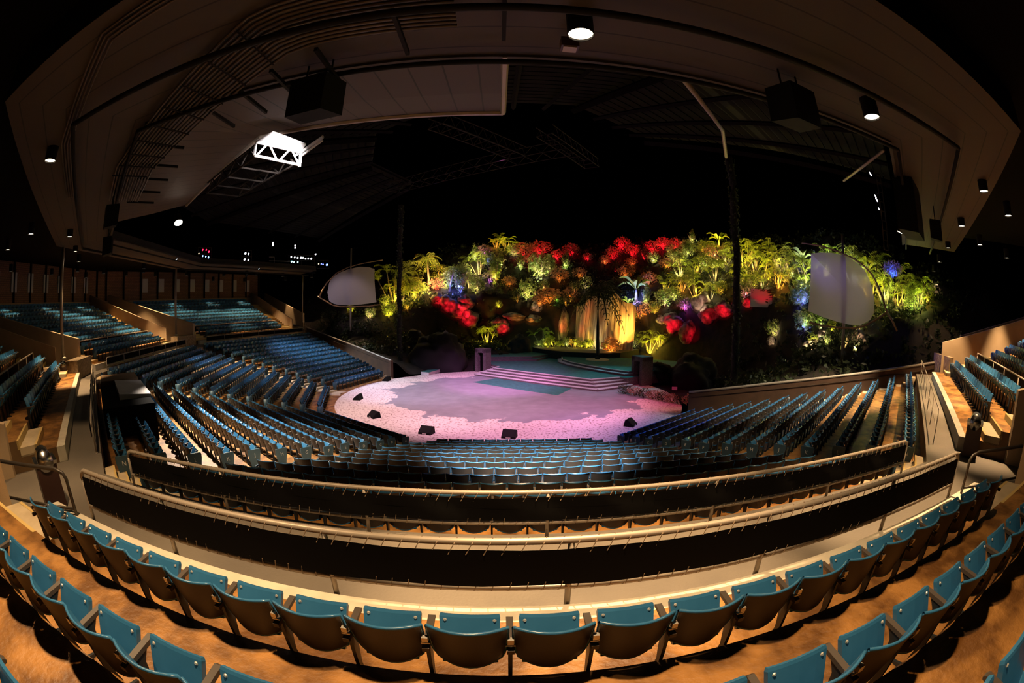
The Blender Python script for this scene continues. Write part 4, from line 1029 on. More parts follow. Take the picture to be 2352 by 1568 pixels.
# right of centre
for (x_, y_, lb) in ((1408, 596, 'at the left'), (1430, 574, 'at the top'), (1452, 590, 'at the right')): plant('orange0', x_, y_, 34, RED, 1.4, 'red-lit bush on the right skyline mound, '+lb)
for (x_, y_, lb) in ((1498, 582, 'left part'), (1524, 576, 'middle part'), (1552, 578, 'right part')): plant('orange0', x_, y_, 34, RED, 1.7, 'bright red-lit bush on the higher right skyline, '+lb)
plant('paddle0', 1461, 692, 88, (.15, .22, 1.), .9, 'tall blue-lit broadleaf palm')
plant('paddle1', 1442, 712, 42, (.8, 1., .4), .5, 'green fan-leaved palm beside the lit rock face')
plant('orange0', 1470, 735, 44, ORG, .4, 'rust-brown bush below the blue palm', sx=1.2)
plant('shrub2', 1526, 704, 44, (1., .95, .6), 1.2, 'white-dotted shrub below the big areca cluster')
plant('areca0', 1562, 640, 58, (.95, .95, .3), 1.1, 'pale green areca in the left of the big right cluster')
plant('areca1', 1600, 684, 80, YEL, 1.6, 'brightest areca at the foot of the big right cluster')
plant('areca2', 1642, 650, 78, (1., .85, .3), 1.0, 'tall areca against the right dark column')
plant('areca0', 1625, 600, 60, AMB, .6, 'amber areca high in the big right cluster')
plant('shrub1', 1580, 592, 44, (1., .9, .45), 1.0, 'speckled shrub under the red skyline bushes')
plant('shrub0', 1545, 600, 40, (1., .7, .35), .9, 'speckled amber shrub at the left top of the big right cluster')
plant('paddle1', 1652, 570, 56, YEL, 2.0, 'broadleaf plant crowning the skyline left of the right dark column')
plant('shrub1', 1620, 620, 44, (1., .95, .5), .9, 'grey-green shrub in the middle of the big right cluster')
plant('vine0', 1612, 726, 44, (1., .75, .6), 1.4, 'pinkish-lit vine on the rock below the big right cluster')
plant('shrub2', 1572, 725, 36, PUR, 1.5, 'violet-lit shrub beside the pinkish vine')
# beyond the column
plant('areca0', 1706, 622, 92, YEL, 2.4, 'very bright yellow areca just right of the right dark column')
plant('areca2', 1735, 625, 66, (1., .75, .2), 1.2, 'golden areca second right of the right dark column')
plant('palm1', 1757, 636, 62, YEL, 2.6, 'short palm with glowing white-yellow trunk')
plant('areca1', 1790, 618, 84, (1., .80, .35), .8, 'tall olive areca behind the glowing trunk')
plant('areca0', 1788, 665, 74, AMB, 1.8, 'amber areca with orange-red canes above the red steps')
plant('shrub0', 1712, 690, 52, (1., .25, .55), 1.3, 'pink-lit shrub left of the red steps')
plant('areca2', 1852, 660, 108, (.9, .95, .4), .8, 'areca rising left of the big sail')
plant('paddle0', 1845, 620, 76, (.5, .55, 1.), .8, 'blue-white broadleaf above the left tip of the upper spar')
plant('areca1', 1893, 640, 96, (.85, 1., .4), .9, 'areca fronds above the top of the big sail')
plant('shrub1', 1842, 705, 60, BLU, 1.4, 'blue-lit shrub left of the big sail')
plant('areca0', 1965, 660, 112, (.55, .65, 1.), 1.1, 'blue-white areca behind the mast of the big sail')
plant('areca1', 2000, 690, 138, YEL, .9, 'tall yellow areca right of the big sail')
plant('paddle1', 1990, 660, 96, (1., .8, .3), .9, 'yellow broadleaf palm behind the bent upper spar')
plant('areca2', 2035, 705, 116, (.85, .9, .25), .6, 'green areca second from the big sail on its right')
plant('areca0', 2075, 712, 96, (.9, .9, .2), 1.3, 'bright-footed areca near the right garden end')
plant('areca1', 2112, 700, 80, (.8, .9, .2), .7, 'last areca at the right garden end')
plant('orange0', 2050, 640, 44, (.02, .08, 1.), 2.2, 'vivid blue-lit foliage patch under the right roof tip', dist=30)
plant('shrub2', 1856, 752, 42, (.8, 1., .35), 1.3, 'green shrub at the lower left corner of the big sail')
plant('shrub0', 1776, 778, 40, (1., .8, .4), .9, 'isolated small yellowish shrub low on the dark slope')
plant('areca2', 1868, 800, 40, (1., .8, .35), 1.6, 'bright spiky plant below the big sail, lower left')
plant('ground0', 1916, 765, 34, YEL, .9, 'low green plant under the lower spar of the big sail')
plant('areca1', 1972, 770, 40, (1., .75, .4), .8, 'spiky plant over the pale boulder under the big sail')
for i, (x_, y_) in enumerate(((1745, 838), (1795, 842), (1835, 836), (1880, 832), (1700, 850))):
    plant('dark0', x_, y_, 26, None, 0, 'faint dark shrub above the right retaining wall, %s from the left' % ordw([2, 3, 4, 5, 1][i]))
def fill(items, kinds, hs, cols, ks, phrase):
    for i, (x_, y_) in enumerate(items):
        plant(kinds[i % len(kinds)], x_, y_, hs[i % len(hs)], cols[i % len(cols)], ks[i % len(ks)], phrase+', %s from the left' % ordw(i+1))
fill([(1528, 668), (1548, 690), (1566, 672), (1585, 650), (1603, 632), (1632, 690), (1655, 676), (1668, 610)], ['areca0', 'shrub1', 'areca2', 'shrub0', 'areca1'], [48, 34, 54, 36, 50], [YEL, (1., .9, .4), AMB, (1., .85, .3)], [.9, 1., .7], 'infill plant in the big yellow-green cluster')
fill([(1500, 606), (1530, 620), (1560, 610), (1590, 560), (1612, 580), (1640, 596)], ['shrub0', 'orange0', 'shrub2', 'vine0'], [34, 30, 40], [(1., .8, .4), AMB, (1., .5, .2)], [.8, .6], 'speckled bush below the right skyline')
fill([(1700, 655), (1728, 662), (1752, 668), (1770, 640), (1806, 650), (1812, 625), (1722, 595)], ['areca1', 'shrub1', 'areca0'], [56, 34, 60], [YEL, (1., .6, .15), (1., .85, .3)], [1.2, .8, 1.0], 'infill plant between right column and big sail')
fill([(1830, 700), (1838, 668), (1822, 640), (1862, 735), (1848, 770), (1885, 760), (1900, 795), (1940, 800)], ['shrub2', 'areca2', 'vine0', 'dark0'], [40, 56, 46], [BLU, (.7, 1., .3), (.9, .9, .4), (1., .7, .3)], [.6, .5], 'plant hugging the left side of the big sail')
fill([(2040, 690), (2060, 705), (2090, 716), (2105, 716), (2125, 705)], ['areca1', 'areca0', 'shrub0'], [70, 60, 40], [(.85, .95, .2), YEL, (.7, .9, .2)], [.8, 1.1], 'infill palm at the right garden end')
fill([(884, 705), (924, 700), (936, 712), (958, 690), (972, 676), (1012, 640)], ['shrub0', 'areca2', 'shrub1', 'areca0'], [30, 52, 28, 48], [YEL, (1., .8, .3), AMB], [1.0, .8], 'infill plant in the left garden group')
fill([(1044, 648), (1066, 640), (1078, 662), (1090, 600), (1118, 610), (1124, 652), (1150, 618)], ['vine0', 'shrub2', 'areca2'], [40, 36, 46], [BLU, PUR, (1., .85, .3), (.8, 1., .4)], [.7, .6], 'plant among the violet and pale arecas')
fill([(1180, 590), (1196, 620), (1222, 610), (1262, 625), (1300, 620), (1330, 640), (1345, 665)], ['shrub1', 'vine0', 'orange0'], [34, 44, 30], [(1., .75, .5), (.8, 1., .35), ORG], [.45, .3], 'half-lit bush on the dark middle slope')
fill([(1170, 660), (1188, 700), (1250, 668), (1240, 708), (1300, 712), (1320, 672)], ['orange0', 'dark0', 'shrub2'], [30, 34, 26], [ORG, AMB, (1., .5, .2)], [.4, .3], 'rusty bush left of the lit rock face')
fill([(1438, 640), (1452, 740), (1484, 700), (1490, 655), (1504, 730), (1428, 740)], ['orange0', 'shrub1', 'vine0'], [36, 30, 44], [ORG, AMB, (.9, .9, .4)], [.45, .6], 'bush between lit rock face and big cluster')
fill([(1390, 610), (1418, 622), (1450, 615), (1480, 600)], ['orange0', 'dark0'], [26, 30], [(1., .2, .05), RED], [.5, .7], 'reddish bush under the right skyline mound')
# hedge at the arena's right rim
for i in range(9):
    f = i/8; q = onz(1436+f*170, 905+f*32, .0)
    plant('orange0' if i % 2 else 'dark0', 0, 0, 24 if i < 7 else 30, None, 0, 'low red-washed hedge plant on the right arena rim, %s from the stage' % ordw(i+1), loc=q, sx=1.3)
# ---- ground cover over the slope
r_ = random.Random(77); mb = MB()
for i in range(2600):
    an = R(-144+r_.uniform(-88, 88)); r = r_.uniform(17, 37); x, y = OX-r*math.sin(an), OY-r*math.cos(an); s = abs(math.degrees(an)+144)/90
    if s < .4 and r < 25: continue
    z = terr(x, y); cl = r_.uniform(.25, .8)
    for j in range(15):
        a = r_.uniform(0, 6.28); q = r_.random()*cl; p = Vector((x+q*math.cos(a), y+q*math.sin(a), z+r_.uniform(0, cl*1.1)))
        A = Vector((r_.uniform(-1, 1), r_.uniform(-1, 1), r_.uniform(-.2, 1))).normalized(); B = A.cross(Vector((r_.uniform(-1, 1), r_.uniform(-1, 1), .3))).normalized(); w2 = r_.uniform(.07, .17)
        mb.poly([p-A*w2*1.5, p+B*w2*.7, p+A*w2*1.5, p-B*w2*.7])
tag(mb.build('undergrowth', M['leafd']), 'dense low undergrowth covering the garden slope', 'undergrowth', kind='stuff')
# ---- rocks
RM = []
for sd in range(4):
    bm = bmesh.new(); bmesh.ops.create_icosphere(bm, subdivisions=4, radius=1.0)
    for v in bm.verts:
        p = v.co.copy(); k = 1+.42*mn.noise(p*1.1+Vector((sd*7, 0, 0)))+.26*abs(mn.noise(p*2.5+Vector((0, sd*5, 0))))+.12*mn.noise(p*6)
        v.co = p*k; v.co.z *= .85
    me = bpy.data.meshes.new('rock'); bm.to_mesh(me); bm.free(); me.materials.append(M['rock']); me.polygons.foreach_set('use_smooth', [True]*len(me.polygons)); RM.append(me)
def rock(px, py, rpx, label, col=None, k=1., loc=None, sc_=(1, 1, 1), side=None, m=None):
    if loc is None: p, t = march(px, py)
    else: p = np.array(loc, float); t = float(np.linalg.norm(p-CP))
    r = rpx/FPX*t; o = link('boulder', RM[rng.randrange(4)]); o.location = (p[0], p[1], p[2]+r*.1); o.rotation_euler = (0, 0, rng.uniform(0, 6.28)); o.scale = (r*sc_[0], r*sc_[1], r*sc_[2])
    tag(o, label, 'rock')
    if m:
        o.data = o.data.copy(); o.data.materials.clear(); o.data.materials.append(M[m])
    if col:
        c = CP-p; c[2] = 0; c /= np.linalg.norm(c); side = rng.uniform(-.5, .5) if side is None else side
        c = np.array([c[0]*math.cos(side)-c[1]*math.sin(side), c[0]*math.sin(side)+c[1]*math.cos(side), 0])
        lp = p+c*(r*2.0+.4); lp[2] = max(terr(lp[0], lp[1])+.2, p[2]-r*.6); tg = p+np.array([0, 0, r*.3]); dd = float(np.linalg.norm(tg-lp))
        lamp('SPOT', lp, k*30*dd*dd, col, tg, 76, .9, .1)
rock(1008, 690, 16, 'red-lit boulder at the upper end of the red rock ridge', RED, 1.6)
rock(1030, 705, 20, 'red-lit boulder second down the red rock ridge', RED, 1.6)
rock(1055, 715, 22, 'large red-lit boulder in the middle of the red ridge', RED, 1.8)
rock(1078, 735, 22, 'red-lit boulder low on the red ridge', RED, 1.8)
rock(1070, 698, 18, 'squarish red-lit boulder above the red ridge', RED, 1.0)
rock(1150, 752, 20, 'red-lit boulder behind the stage areca', RED, 1.8)
rock(1185, 738, 16, 'dim red-orange ledge rock right of the stage areca', ORG, .6, sc_=(1.8, 1, .6))
rock(1224, 735, 15, 'orange-lit ledge rock left of the lit face', ORG, .8, sc_=(1.5, 1, .7))
rock(1294, 760, 14, 'red-orange upright rock fin left of the lit face', (1., .12, .04), 1.6, sc_=(.8, .8, 3.0))
rock(1232, 712, 13, 'pale top boulder above the orange ledge', (1., .6, .4), .5)
rock(1548, 755, 24, 'large glowing red boulder right of the big areca', RED, 2.4)
rock(1580, 770, 22, 'dull red boulder right of the glowing red one', RED, 1.0, sc_=(.8, .8, 1.3))
rock(1628, 730, 24, 'dark red ledge rock left of the right column', RED, .8)
rock(1664, 720, 20, 'glowing red ledge rock against the right column', RED, 2.2)
rock(1718, 700, 14, 'red-lit boulder just right of the right column', RED, 1.6)
rock(1518, 740, 11, 'small buff rounded stone beside the glowing red boulder', (1., .6, .4), .6)
rock(1612, 700, 22, 'pinkish rock face below the big right cluster', (1., .75, .55), 1.2, sc_=(1, 1, 1.3))
rock(1898, 772, 20, 'brightly lit cream boulder under the big sail, left of the mast', (1., .8, .5), 6.)
rock(1862, 800, 15, 'lit boulder lowest on the slope under the big sail', (1., .8, .45), 5.)
rock(1978, 785, 22, 'buff boulder under the big sail, right of the mast', (1., .68, .42), 3.)
rock(1772, 785, 11, 'small lit stone under the isolated shrub', (1., .7, .4), 1.0)
rock(852, 715, 12, 'small cream boulder under the small sail', (1., .7, .4), 1.4)
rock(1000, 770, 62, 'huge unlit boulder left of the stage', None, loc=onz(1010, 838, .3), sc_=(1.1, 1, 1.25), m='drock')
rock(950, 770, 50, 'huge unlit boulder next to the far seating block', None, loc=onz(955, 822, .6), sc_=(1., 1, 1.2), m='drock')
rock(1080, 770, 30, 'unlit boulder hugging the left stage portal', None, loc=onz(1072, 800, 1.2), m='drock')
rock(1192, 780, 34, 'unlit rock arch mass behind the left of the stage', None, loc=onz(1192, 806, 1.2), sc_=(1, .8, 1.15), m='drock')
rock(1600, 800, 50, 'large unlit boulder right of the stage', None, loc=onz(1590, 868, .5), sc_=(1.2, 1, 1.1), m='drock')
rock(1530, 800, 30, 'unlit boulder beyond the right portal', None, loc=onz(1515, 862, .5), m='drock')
# lit rock face
t = thing('lit_rock_face', 'tall streaked rock face glowing orange behind the stage planter', 'rock face', (*onz(1380, 798, 1.6),))
t.location = (0, 0, 0)
me = bpy.data.meshes.new('face'); bm = bmesh.new(); uvl = bm.loops.layers.uv.new(); GG = []
A_, B_ = np.array(U(-6.2, 23.0)), np.array(U(1.9, 22.2))
for i in range(41):
    f = i/40; row = []
    for j in range(13):
        h = j/12; b = A_+(B_-A_)*f; bulge = .9*math.sin(math.pi*f)+.45*mn.noise(Vector((f*14, h*1.2, 2)))+.2*mn.noise(Vector((f*40, h*2, 5)))
        top = 6.6+1.2*mn.noise(Vector((f*5, 1, 1)))+1.2*math.sin(math.pi*f)
        row.append(bm.verts.new((b[0]-sv[0]*bulge*(1-h*.5)+sv[0]*h*1.0, b[1]-sv[1]*bulge*(1-h*.5)+sv[1]*h*1.0, 1.4+h*(top-1.4))))
    GG.append(row)
for i in range(40):
    for j in range(12):
        f_ = bm.faces.new([GG[i][j], GG[i+1][j], GG[i+1][j+1], GG[i][j+1]]); f_.smooth = True
        for l, (a, b) in zip(f_.loops, ((i, j), (i+1, j), (i+1, j+1), (i, j+1))): l[uvl].uv = (a/40, b/12)
bm.to_mesh(me); bm.free(); me.materials.append(M['fall']); link('streaked_face', me, t)
for u_, k_, c_ in ((-4.4, 2.4, (1., .42, .06)), (-2.9, 3.2, (1., .58, .10)), (-1.2, .8, (1., .34, .04)), (.6, 1.7, (1., .60, .12)), (1.5, .8, (1., .36, .05)), (-5.6, .6, (1., .12, .03))):
    lp = U(u_, 21.1, 1.75); lamp('SPOT', lp, 3000*k_, c_, U(u_, 22.5, 4.4), 66, .9, .08)
# red steps on the slope right of the column
p, t_ = march(1752, 690)
an = math.atan2(-p[0], p[1])
t = thing('garden_steps', 'flight of red-lit steps on the slope above the dark boulders', 'steps', tuple(p+np.array([0, 0, -.2])), math.atan2(-p[0], p[1]))
mb = MB()
for i in range(6): mb.box(-1.3, 1.0, -.9+i*.35, 1.6, -.5+i*.0, .22*(i+1))
mb.build('treads', M['stepstone'], t); mb = MB(); mb.hexa([(1.0, -1., -.6), (2.2, -1., -.6), (2.2, 1.6, -.6), (1.0, 1.6, -.6), (1.1, -.9, .5), (2.0, -.9, .35), (2.0, 1.6, .9), (1.0, 1.6, 1.1)]); mb.build('cheek_wall', M['rock'], t)
c = -p[:2]/np.linalg.norm(p[:2]); lamp('SPOT', (p[0]+c[0]*3, p[1]+c[1]*3, p[2]+.8), 170, RED, (p[0], p[1], p[2]+.6), 60, .9, .1)
# ------------------------------------------------------------------ dark columns and the stage palm
def vinecol(x, y, z0, z1, rad, label):
    t = thing('vine_column', label, 'column', (x, y, z0), group='tall dark columns in front of the garden'); mb = MB(); K = 26
    for_ = [(.05*math.sin(i*.9), .05*math.cos(i*.7), (z1-z0)*i/K) for i in range(K+1)]
    mb.tube(for_, [rad*(1+.12*mn.noise(Vector((i*.8, x, 0)))) for i in range(K+1)], 12); mb.build('shaft', M['dbark'], t, True)
    r = random.Random(int(abs(x)*10)); mb = MB()
    for i in range(620):
        h = r.uniform(0, (z1-z0)); a = r.uniform(0, 6.28); q = rad*r.uniform(1., 1.5); p = Vector((q*math.cos(a), q*math.sin(a), h)); A = Vector((r.uniform(-1, 1), r.uniform(-1, 1), r.uniform(-1, .3))).normalized(); B = A.cross(Vector((math.cos(a), math.sin(a), 0))).normalized(); s2 = .11*r.uniform(.6, 1.3)
        mb.poly([p-A*s2, p+B*s2*.6, p+A*s2, p-B*s2*.6])
    mb.build('clinging_leaves', M['leafd'], t)
vinecol(-10.03, 43.9, .3, 17.0, .24, 'tall slim dark column left of centre')
vinecol(15.3, 25.5, .3, 17.0, .26, 'tall vine-clad dark column right of centre, teal-lit at its foot')
lamp('SPOT', (12.5, 23.5, 1.2), 1500, (.0, .55, .9), (15.3, 25.5, 4.5), 60, .8, .1)
x, y = U(.2, 15.9); o = thing('palm_tree', 'unlit palm with bare trunk rising from the round bed on the stage', 'palm', (x, y, 1.08)); o.scale = (9.8, 9.8, 9.8)
mb = MB(); mb.tube([(0, 0, 0), (.0, 0, .02), (.002, 0, .06), (-.004, 0, .35), (0, 0, .70)], [.034, .028, .019, .0155, .013], 10); mb.build('trunk', M['dbark'], o, True)
f, s_ = fanpalm(5, 19, .70, 0); f.build('foliage', M['leafd'], o)
# ------------------------------------------------------------------ sails
def sail(mx_, my_, base_z, top_z, outline, upper, lower, label, rad, panel):
    n_ = np.array([-mx_, -my_])/math.hypot(mx_, my_)
    def onp(px, py, off=0.):
        d = pdir(px, py); k = ((np.array([mx_, my_])+n_*off)@n_)/(d[:2]@n_); return CP+k*d
    t = thing('canvas_sail', label, 'sail', (mx_, my_, base_z), group='cloth sails on masts at the garden ends'); o0 = np.array([mx_, my_, base_z])
    P = [onp(*q)-o0 for q in outline]; c = sum(P)/len(P); rings = 7
    mb = MB(); G = []
    for k in range(rings+1):
        f = 1-k/rings; G.append([tuple(c+(p-c)*f+np.array([n_[0], n_[1], 0])*(.45*(1-f*f)+.12)) for p in P+[P[0]]])
    mb.grid(G); me_ = mb.build('cloth', M['sail'], t, True)
    for pts, nm in ((upper, 'upper_spar'), (lower, 'lower_spar')):
        Q = [onp(*q)-o0+np.array([n_[0], n_[1], 0])*.18 for q in pts]; mb = MB(); mb.tube(Q, [rad*(1-.5*i/len(Q)) for i in range(len(Q))] if nm == 'upper_spar' else rad*.8, 8); mb.build(nm, M['bamboo'], t, True)
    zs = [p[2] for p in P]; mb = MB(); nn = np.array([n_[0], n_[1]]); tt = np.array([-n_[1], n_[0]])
    K = 10; mb.grid([[(*(nn*(.14+.46*math.sin(math.pi*k/K)**.8)+tt*q), min(zs)+.25+(max(zs)-min(zs)-.5)*k/K) for q in (-.16, .16)] for k in range(K+1)]); mb.build('mast_shade_strip', M['sail'], t, True)  # added strip imitates the mast's shade showing through the cloth
    mb = MB(); mb.tube([(0, 0, -.5), (0, 0, top_z-base_z)], [rad*1.5, rad], 10); mb.build('mast', M['rail'], t, True)
    return onp, o0
sail(-16.6, 47.56, 4.4, 13.2, [(801, 618), (827, 612.5), (848, 614), (860, 617.6), (860, 645), (862, 670), (864.6, 693.6), (845, 697), (827, 699), (802, 700.5), (779.7, 700.5), (766, 697), (756, 691), (752, 671), (756, 650), (764, 636), (781, 625.5)],
     [(734.5, 681), (740, 667), (750.6, 650), (773.6, 627), (799.6, 614), (827, 606), (879, 597)], [(730, 680.6), (750.6, 693), (765, 701), (780, 704), (799.6, 704), (847, 703), (874.6, 698.7)], 'smaller pale sail with curved bamboo spars at the left garden end', .085, 0)
sail(20.8, 20.4, 4.0, 11.6, [(1863, 583), (1885, 580), (1910, 581), (1935, 586), (1950, 592), (1968, 603), (1985, 620), (1996, 640), (2003, 662), (2008, 690), (2006, 720), (1998, 735), (1975, 747), (1950, 745), (1925, 739), (1890, 728), (1856, 714), (1860, 680), (1862, 640), (1863, 610)],
     [(2060, 760), (2048, 735), (2037, 718), (2030, 695), (2018, 660), (2004, 632), (1985, 612), (1960, 594), (1925, 578), (1885, 565), (1842, 559)], [(1860, 740), (1890, 748), (1925, 752), (1965, 753), (1985, 748), (2010, 735), (2036, 718)], 'larger pale violet-tinted sail with bent spars on the right', .075, 1)
lamp('SPOT', (17.5, 12, 10.4), 420, (.85, .62, .75), (20.8, 20.4, 8), 30, .7, .3); lamp('SPOT', (12, 27, 12), 5200, (.30, .2, 1.), (18.6, 20.2, 9.6), 26, .9, .3)
lamp('SPOT', (-20, 34, 12), 2300, (.9, .72, .85), (-16.6, 47.5, 7), 28, .7, .3)
# ------------------------------------------------------------------ inner roof, trusses, hung gear
for n in SECT:
    mb = MB(); pts = [(25.2, 14.6), (18, 16.2), (10, 17.6)]
    for i in range(2):
        (a0, z0), (a1, z1) = pts[i], pts[i+1]; K = 14
        for k in range(K):
            f0, f1 = k/K, (k+1)/K; s0 = -1+2*f0; s1 = -1+2*(f0+(f1-f0)*.8)
            b0 = a0+(a1-a0)*f0; b1 = a0+(a1-a0)*(f0+(f1-f0)*.82); y0 = z0+(z1-z0)*f0; y1 = z0+(z1-z0)*(f0+(f1-f0)*.82)
            P = [S(n, -b0*T18, b0, y0), S(n, b0*T18, b0, y0), S(n, b1*T18, b1, y1), S(n, -b1*T18, b1, y1)]; mb.hexa([*P, *[(x, y, z+.05) for x, y, z in P]])
    P = [S(n, -25.2*T18, 25.2, 14.75), S(n, 25.2*T18, 25.2, 14.75), S(n, 10*T18, 10, 17.8), S(n, -10*T18, 10, 17.8)]; mb.hexa([*P, *[(x, y, z+.05) for x, y, z in P]], 1)
    struct(mb, 'inner_roof', [M['ribs'], M['can']])
    mb = MB()
    for f in (-1, -.5, 0, .5, 1):
        a = Vector(S(n, 25.2*T18*f, 25.2, 14.3)); b = Vector(S(n, 10*T18*f, 10, 17.3)); mb.tube([a, b], .13 if abs(f) < 1 else .22, 4)
    struct(mb, 'roof_rafters', [M['ribs']])
    mb = MB(); P0 = [S(n, -25.6*T18, 25.6, 11.35), S(n, 25.6*T18, 25.6, 11.35), S(n, 25.8*T18, 25.8, 11.35), S(n, -25.8*T18, 25.8, 11.35)]
    mb.hexa([*[(x, y, 10.85) for x, y, z in P0], *P0]); struct(mb, 'trim_6', [M['fascia']])
def truss(A, B, w_, h_, n_, mat_, parent, rad=.03, faces='all', nm='side_truss'):
    A = Vector(A); B = Vector(B); d = (B-A).normalized(); s_ = d.cross(Vector((0, 0, 1))).normalized()*w_/2; u_ = Vector((0, 0, h_))
    for sg, name in ((1, nm), (-1, nm)):
        mb = MB(); o = s_*sg; mb.tube([A+o, B+o], rad, 6); mb.tube([A+o+u_, B+o+u_], rad, 6)
        for k in range(n_):
            p = A.lerp(B, k/n_)+o; q = A.lerp(B, (k+.5)/n_)+o+u_; r = A.lerp(B, (k+1)/n_)+o; mb.tube([p, q], rad*.8, 5); mb.tube([q, r], rad*.8, 5)
        mb.build(name, mat_, parent)
    mb = MB()
    for k in range(n_+1):
        p = A.lerp(B, k/n_); mb.tube([p-s_, p+s_], rad*.8, 5)
    mb.build('cross_rungs', mat_, parent)
t = thing('catwalk_truss', 'dull grey catwalk truss hung along the left roof edge', 'truss')
cA = Vector(onz(634, 368, 10.45)); cB = Vector(onz(512, 447, 10.45)); truss(cA, cB, 1.25, .35, 4, M['dtruss'], t)
t = thing('lit_truss', 'glaring white truss at the near end of the catwalk', 'truss')
d_ = (cB-cA).normalized(); s_ = d_.cross(Vector((0, 0, 1))).normalized(); L0, L1 = Vector(onz(584, 357, 10.4)), Vector(onz(688, 379, 10.4))
mb = MB(); up = Vector((0, 0, .36)); rd = .038
mb.tube([L0, L1], rd, 6); mb.tube([L0+up, L1+up], rd*1.3, 6); mb.tube([L0, L0+up], rd, 6); mb.tube([L1-Vector((0, 0, .05)), L1+up], rd*1.2, 6)
for k in range(4): mb.tube([L0.lerp(L1, (k+.15)/4)+(Vector() if k % 2 == 0 else up), L0.lerp(L1, (k+.95)/4)+(up if k % 2 == 0 else Vector())], rd*.7, 5)
mb.build('end_truss', M['truss'], t)
mb = MB(); bk = -d_*1.1; A1, B1 = L0+up, L1+up; mb.hexa([A1, B1, B1+bk*.2+Vector((0, 0, .16)), A1+bk*.2+Vector((.35, .0, .12)), A1+Vector((0, 0, .03)), B1+Vector((0, 0, .03)), B1+bk*.2+Vector((0, 0, .19)), A1+bk*.2+Vector((.35, 0, .15))]); mb.build('white_deck', M['truss'], t)
e0 = L1+up; e1 = Vector(onz(742, 314, 10.95)); mb = MB(); mb.tube([e0, e1], .045, 6); mb.tube([e0+Vector((0, 0, -.12)), e1+Vector((0, 0, -.1))], .03, 6); mb.build('brace', M['truss'], t)
mid = (L0+L1)/2; c = Vector((-mid.x, -mid.y, 0)).normalized(); lamp('SPOT', mid+c*1.15+Vector((.2, 0, .42)), 1300, (1., .93, .95), mid+Vector((0, 0, .05)), 66, .35, .1)
def box_truss(p, q, w_, label, n_=8, m='dtruss'):
    t = thing('roof_truss', label, 'truss'); truss(p, q, w_, .5, n_, M[m], t, .025)
box_truss(onz(1000, 290, 14), onz(1190, 362, 14), .9, 'faint brown lattice truss below the middle of the panel edge')
box_truss(onz(1250, 310, 15), onz(1360, 385, 15), .9, 'faint shorter lattice truss right of the first one')
box_truss(onz(900, 440, 15), onz(1300, 350, 15), 1.2, 'long faint lattice truss crossing the dark roof', 12)
mb = MB(); mb.tube([onz(1568, 180, 11.3), onz(1660, 300, 12.5), onz(1668, 360, 12.5)], .07, 6); tag(mb.build('bent_pipe', M['rail'], None, True), 'bent pale pipe hanging from the roof edge right of centre', 'pipe')
mb = MB(); mb.tube([onz(2030, 345, 11.0), onz(1938, 415, 11.6)], .05, 6); tag(mb.build('brace_pipe', M['rail'], None, True), 'slanting brace pipe under the right roof edge', 'pipe')
def hungbox(px, py, z, w_, h_, d_, label, name='hung_speaker'):
    p = onz(px, py, z); t = thing(name, label, 'speaker', tuple(p), math.atan2(-(OX-p[0]), OY-p[1]), 'black loudspeakers hung from the roof')
    mb = MB(); mb.hexa([(-w_*.42, -d_/2, -h_/2), (w_*.42, -d_/2, -h_/2), (w_/2, d_/2, -h_/2+.1), (-w_/2, d_/2, -h_/2+.1), (-w_*.42, -d_/2, h_/2-.05), (w_*.42, -d_/2, h_/2-.05), (w_/2, d_/2, h_/2), (-w_/2, d_/2, h_/2)]); mb.build('cabinet', M['can'], t)
    mb = MB(); mb.box(-w_/2+.04, w_/2-.04, d_/2+.005, d_/2+.02, -h_/2+.14, h_/2-.04); mb.build('front_grille', M['black'], t)
    for q in (-.3, .3): mb = MB(); mb.tube([(w_*q, 0, h_/2-.05), (w_*q, 0, 10.9-z)], .02, 5); mb.build('hanger', M['can'], t)
hungbox(722, 228, 10.1, .82, .75, .6, 'black loudspeaker hung under the panelled soffit left of centre')
hungbox(1825, 248, 10.1, .75, .75, .6, 'black loudspeaker hung at the roof edge right of centre')
hungbox(2090, 482, 10.0, 1.9, 1.7, .7, 'big black loudspeaker hung under the right roof edge')
hungbox(255, 498, 9.9, .55, .8, .5, 'small black loudspeaker hung on the left soffit')
hungbox(247, 566, 9.9, .7, .9, .5, 'small black loudspeaker hung below and beyond the first left one')
hungbox(2150, 530, 9.9, .5, .8, .5, 'small black loudspeaker hung between the right downlights')
p = onz(1308, 106, 10.55); t = thing('ceiling_fixture', 'small brown boxed fixture under the soffit left of the closest downlight', 'fixture', tuple(p)); mb = MB(); mb.box(-.13, .13, -.1, .1, -.05, .12); mb.build('fixture_box', M['maroon'], t); mb = MB(); mb.box(-.1, .1, -.08, .08, -.07, -.05); mb.build('pale_cover', M['rail'], t)
# vertical light ladder on the right
a_ = Vector(onz(1998, 392, 11.5)); b_2 = Vector((a_.x*1.01, a_.y*1.01, 8.9)); t = thing('lighting_ladder', 'vertical lighting ladder with white lanterns at upper right', 'lighting rig')
mb = MB(); mb.tube([a_+Vector((.35, 0, 0)), b_2+Vector((.35, 0, 0))], .025, 5); mb.tube([a_+Vector((.6, 0, 0)), b_2+Vector((.6, 0, 0))], .025, 5)
for k in range(9): q = a_.lerp(b_2, k/8); mb.tube([q+Vector((.35, 0, 0)), q+Vector((.6, 0, 0))], .018, 4)
mb.build('ladder_frame', M['dtruss'], t)
for i, (x_, y_) in enumerate(((1999, 400), (2011, 452), (2013, 459), (2018, 480))):
    dd = float(np.linalg.norm(np.array(a_)-CP)); q = CP+pdir(x_, y_)*dd
    flood(tuple(q), (2, 22, 3), 0, (.95, .85, 1.), 30, '%s white lantern from the top of the right lighting ladder' % ordw(i+1), head=.085 if i < 3 else .05, strength=28)
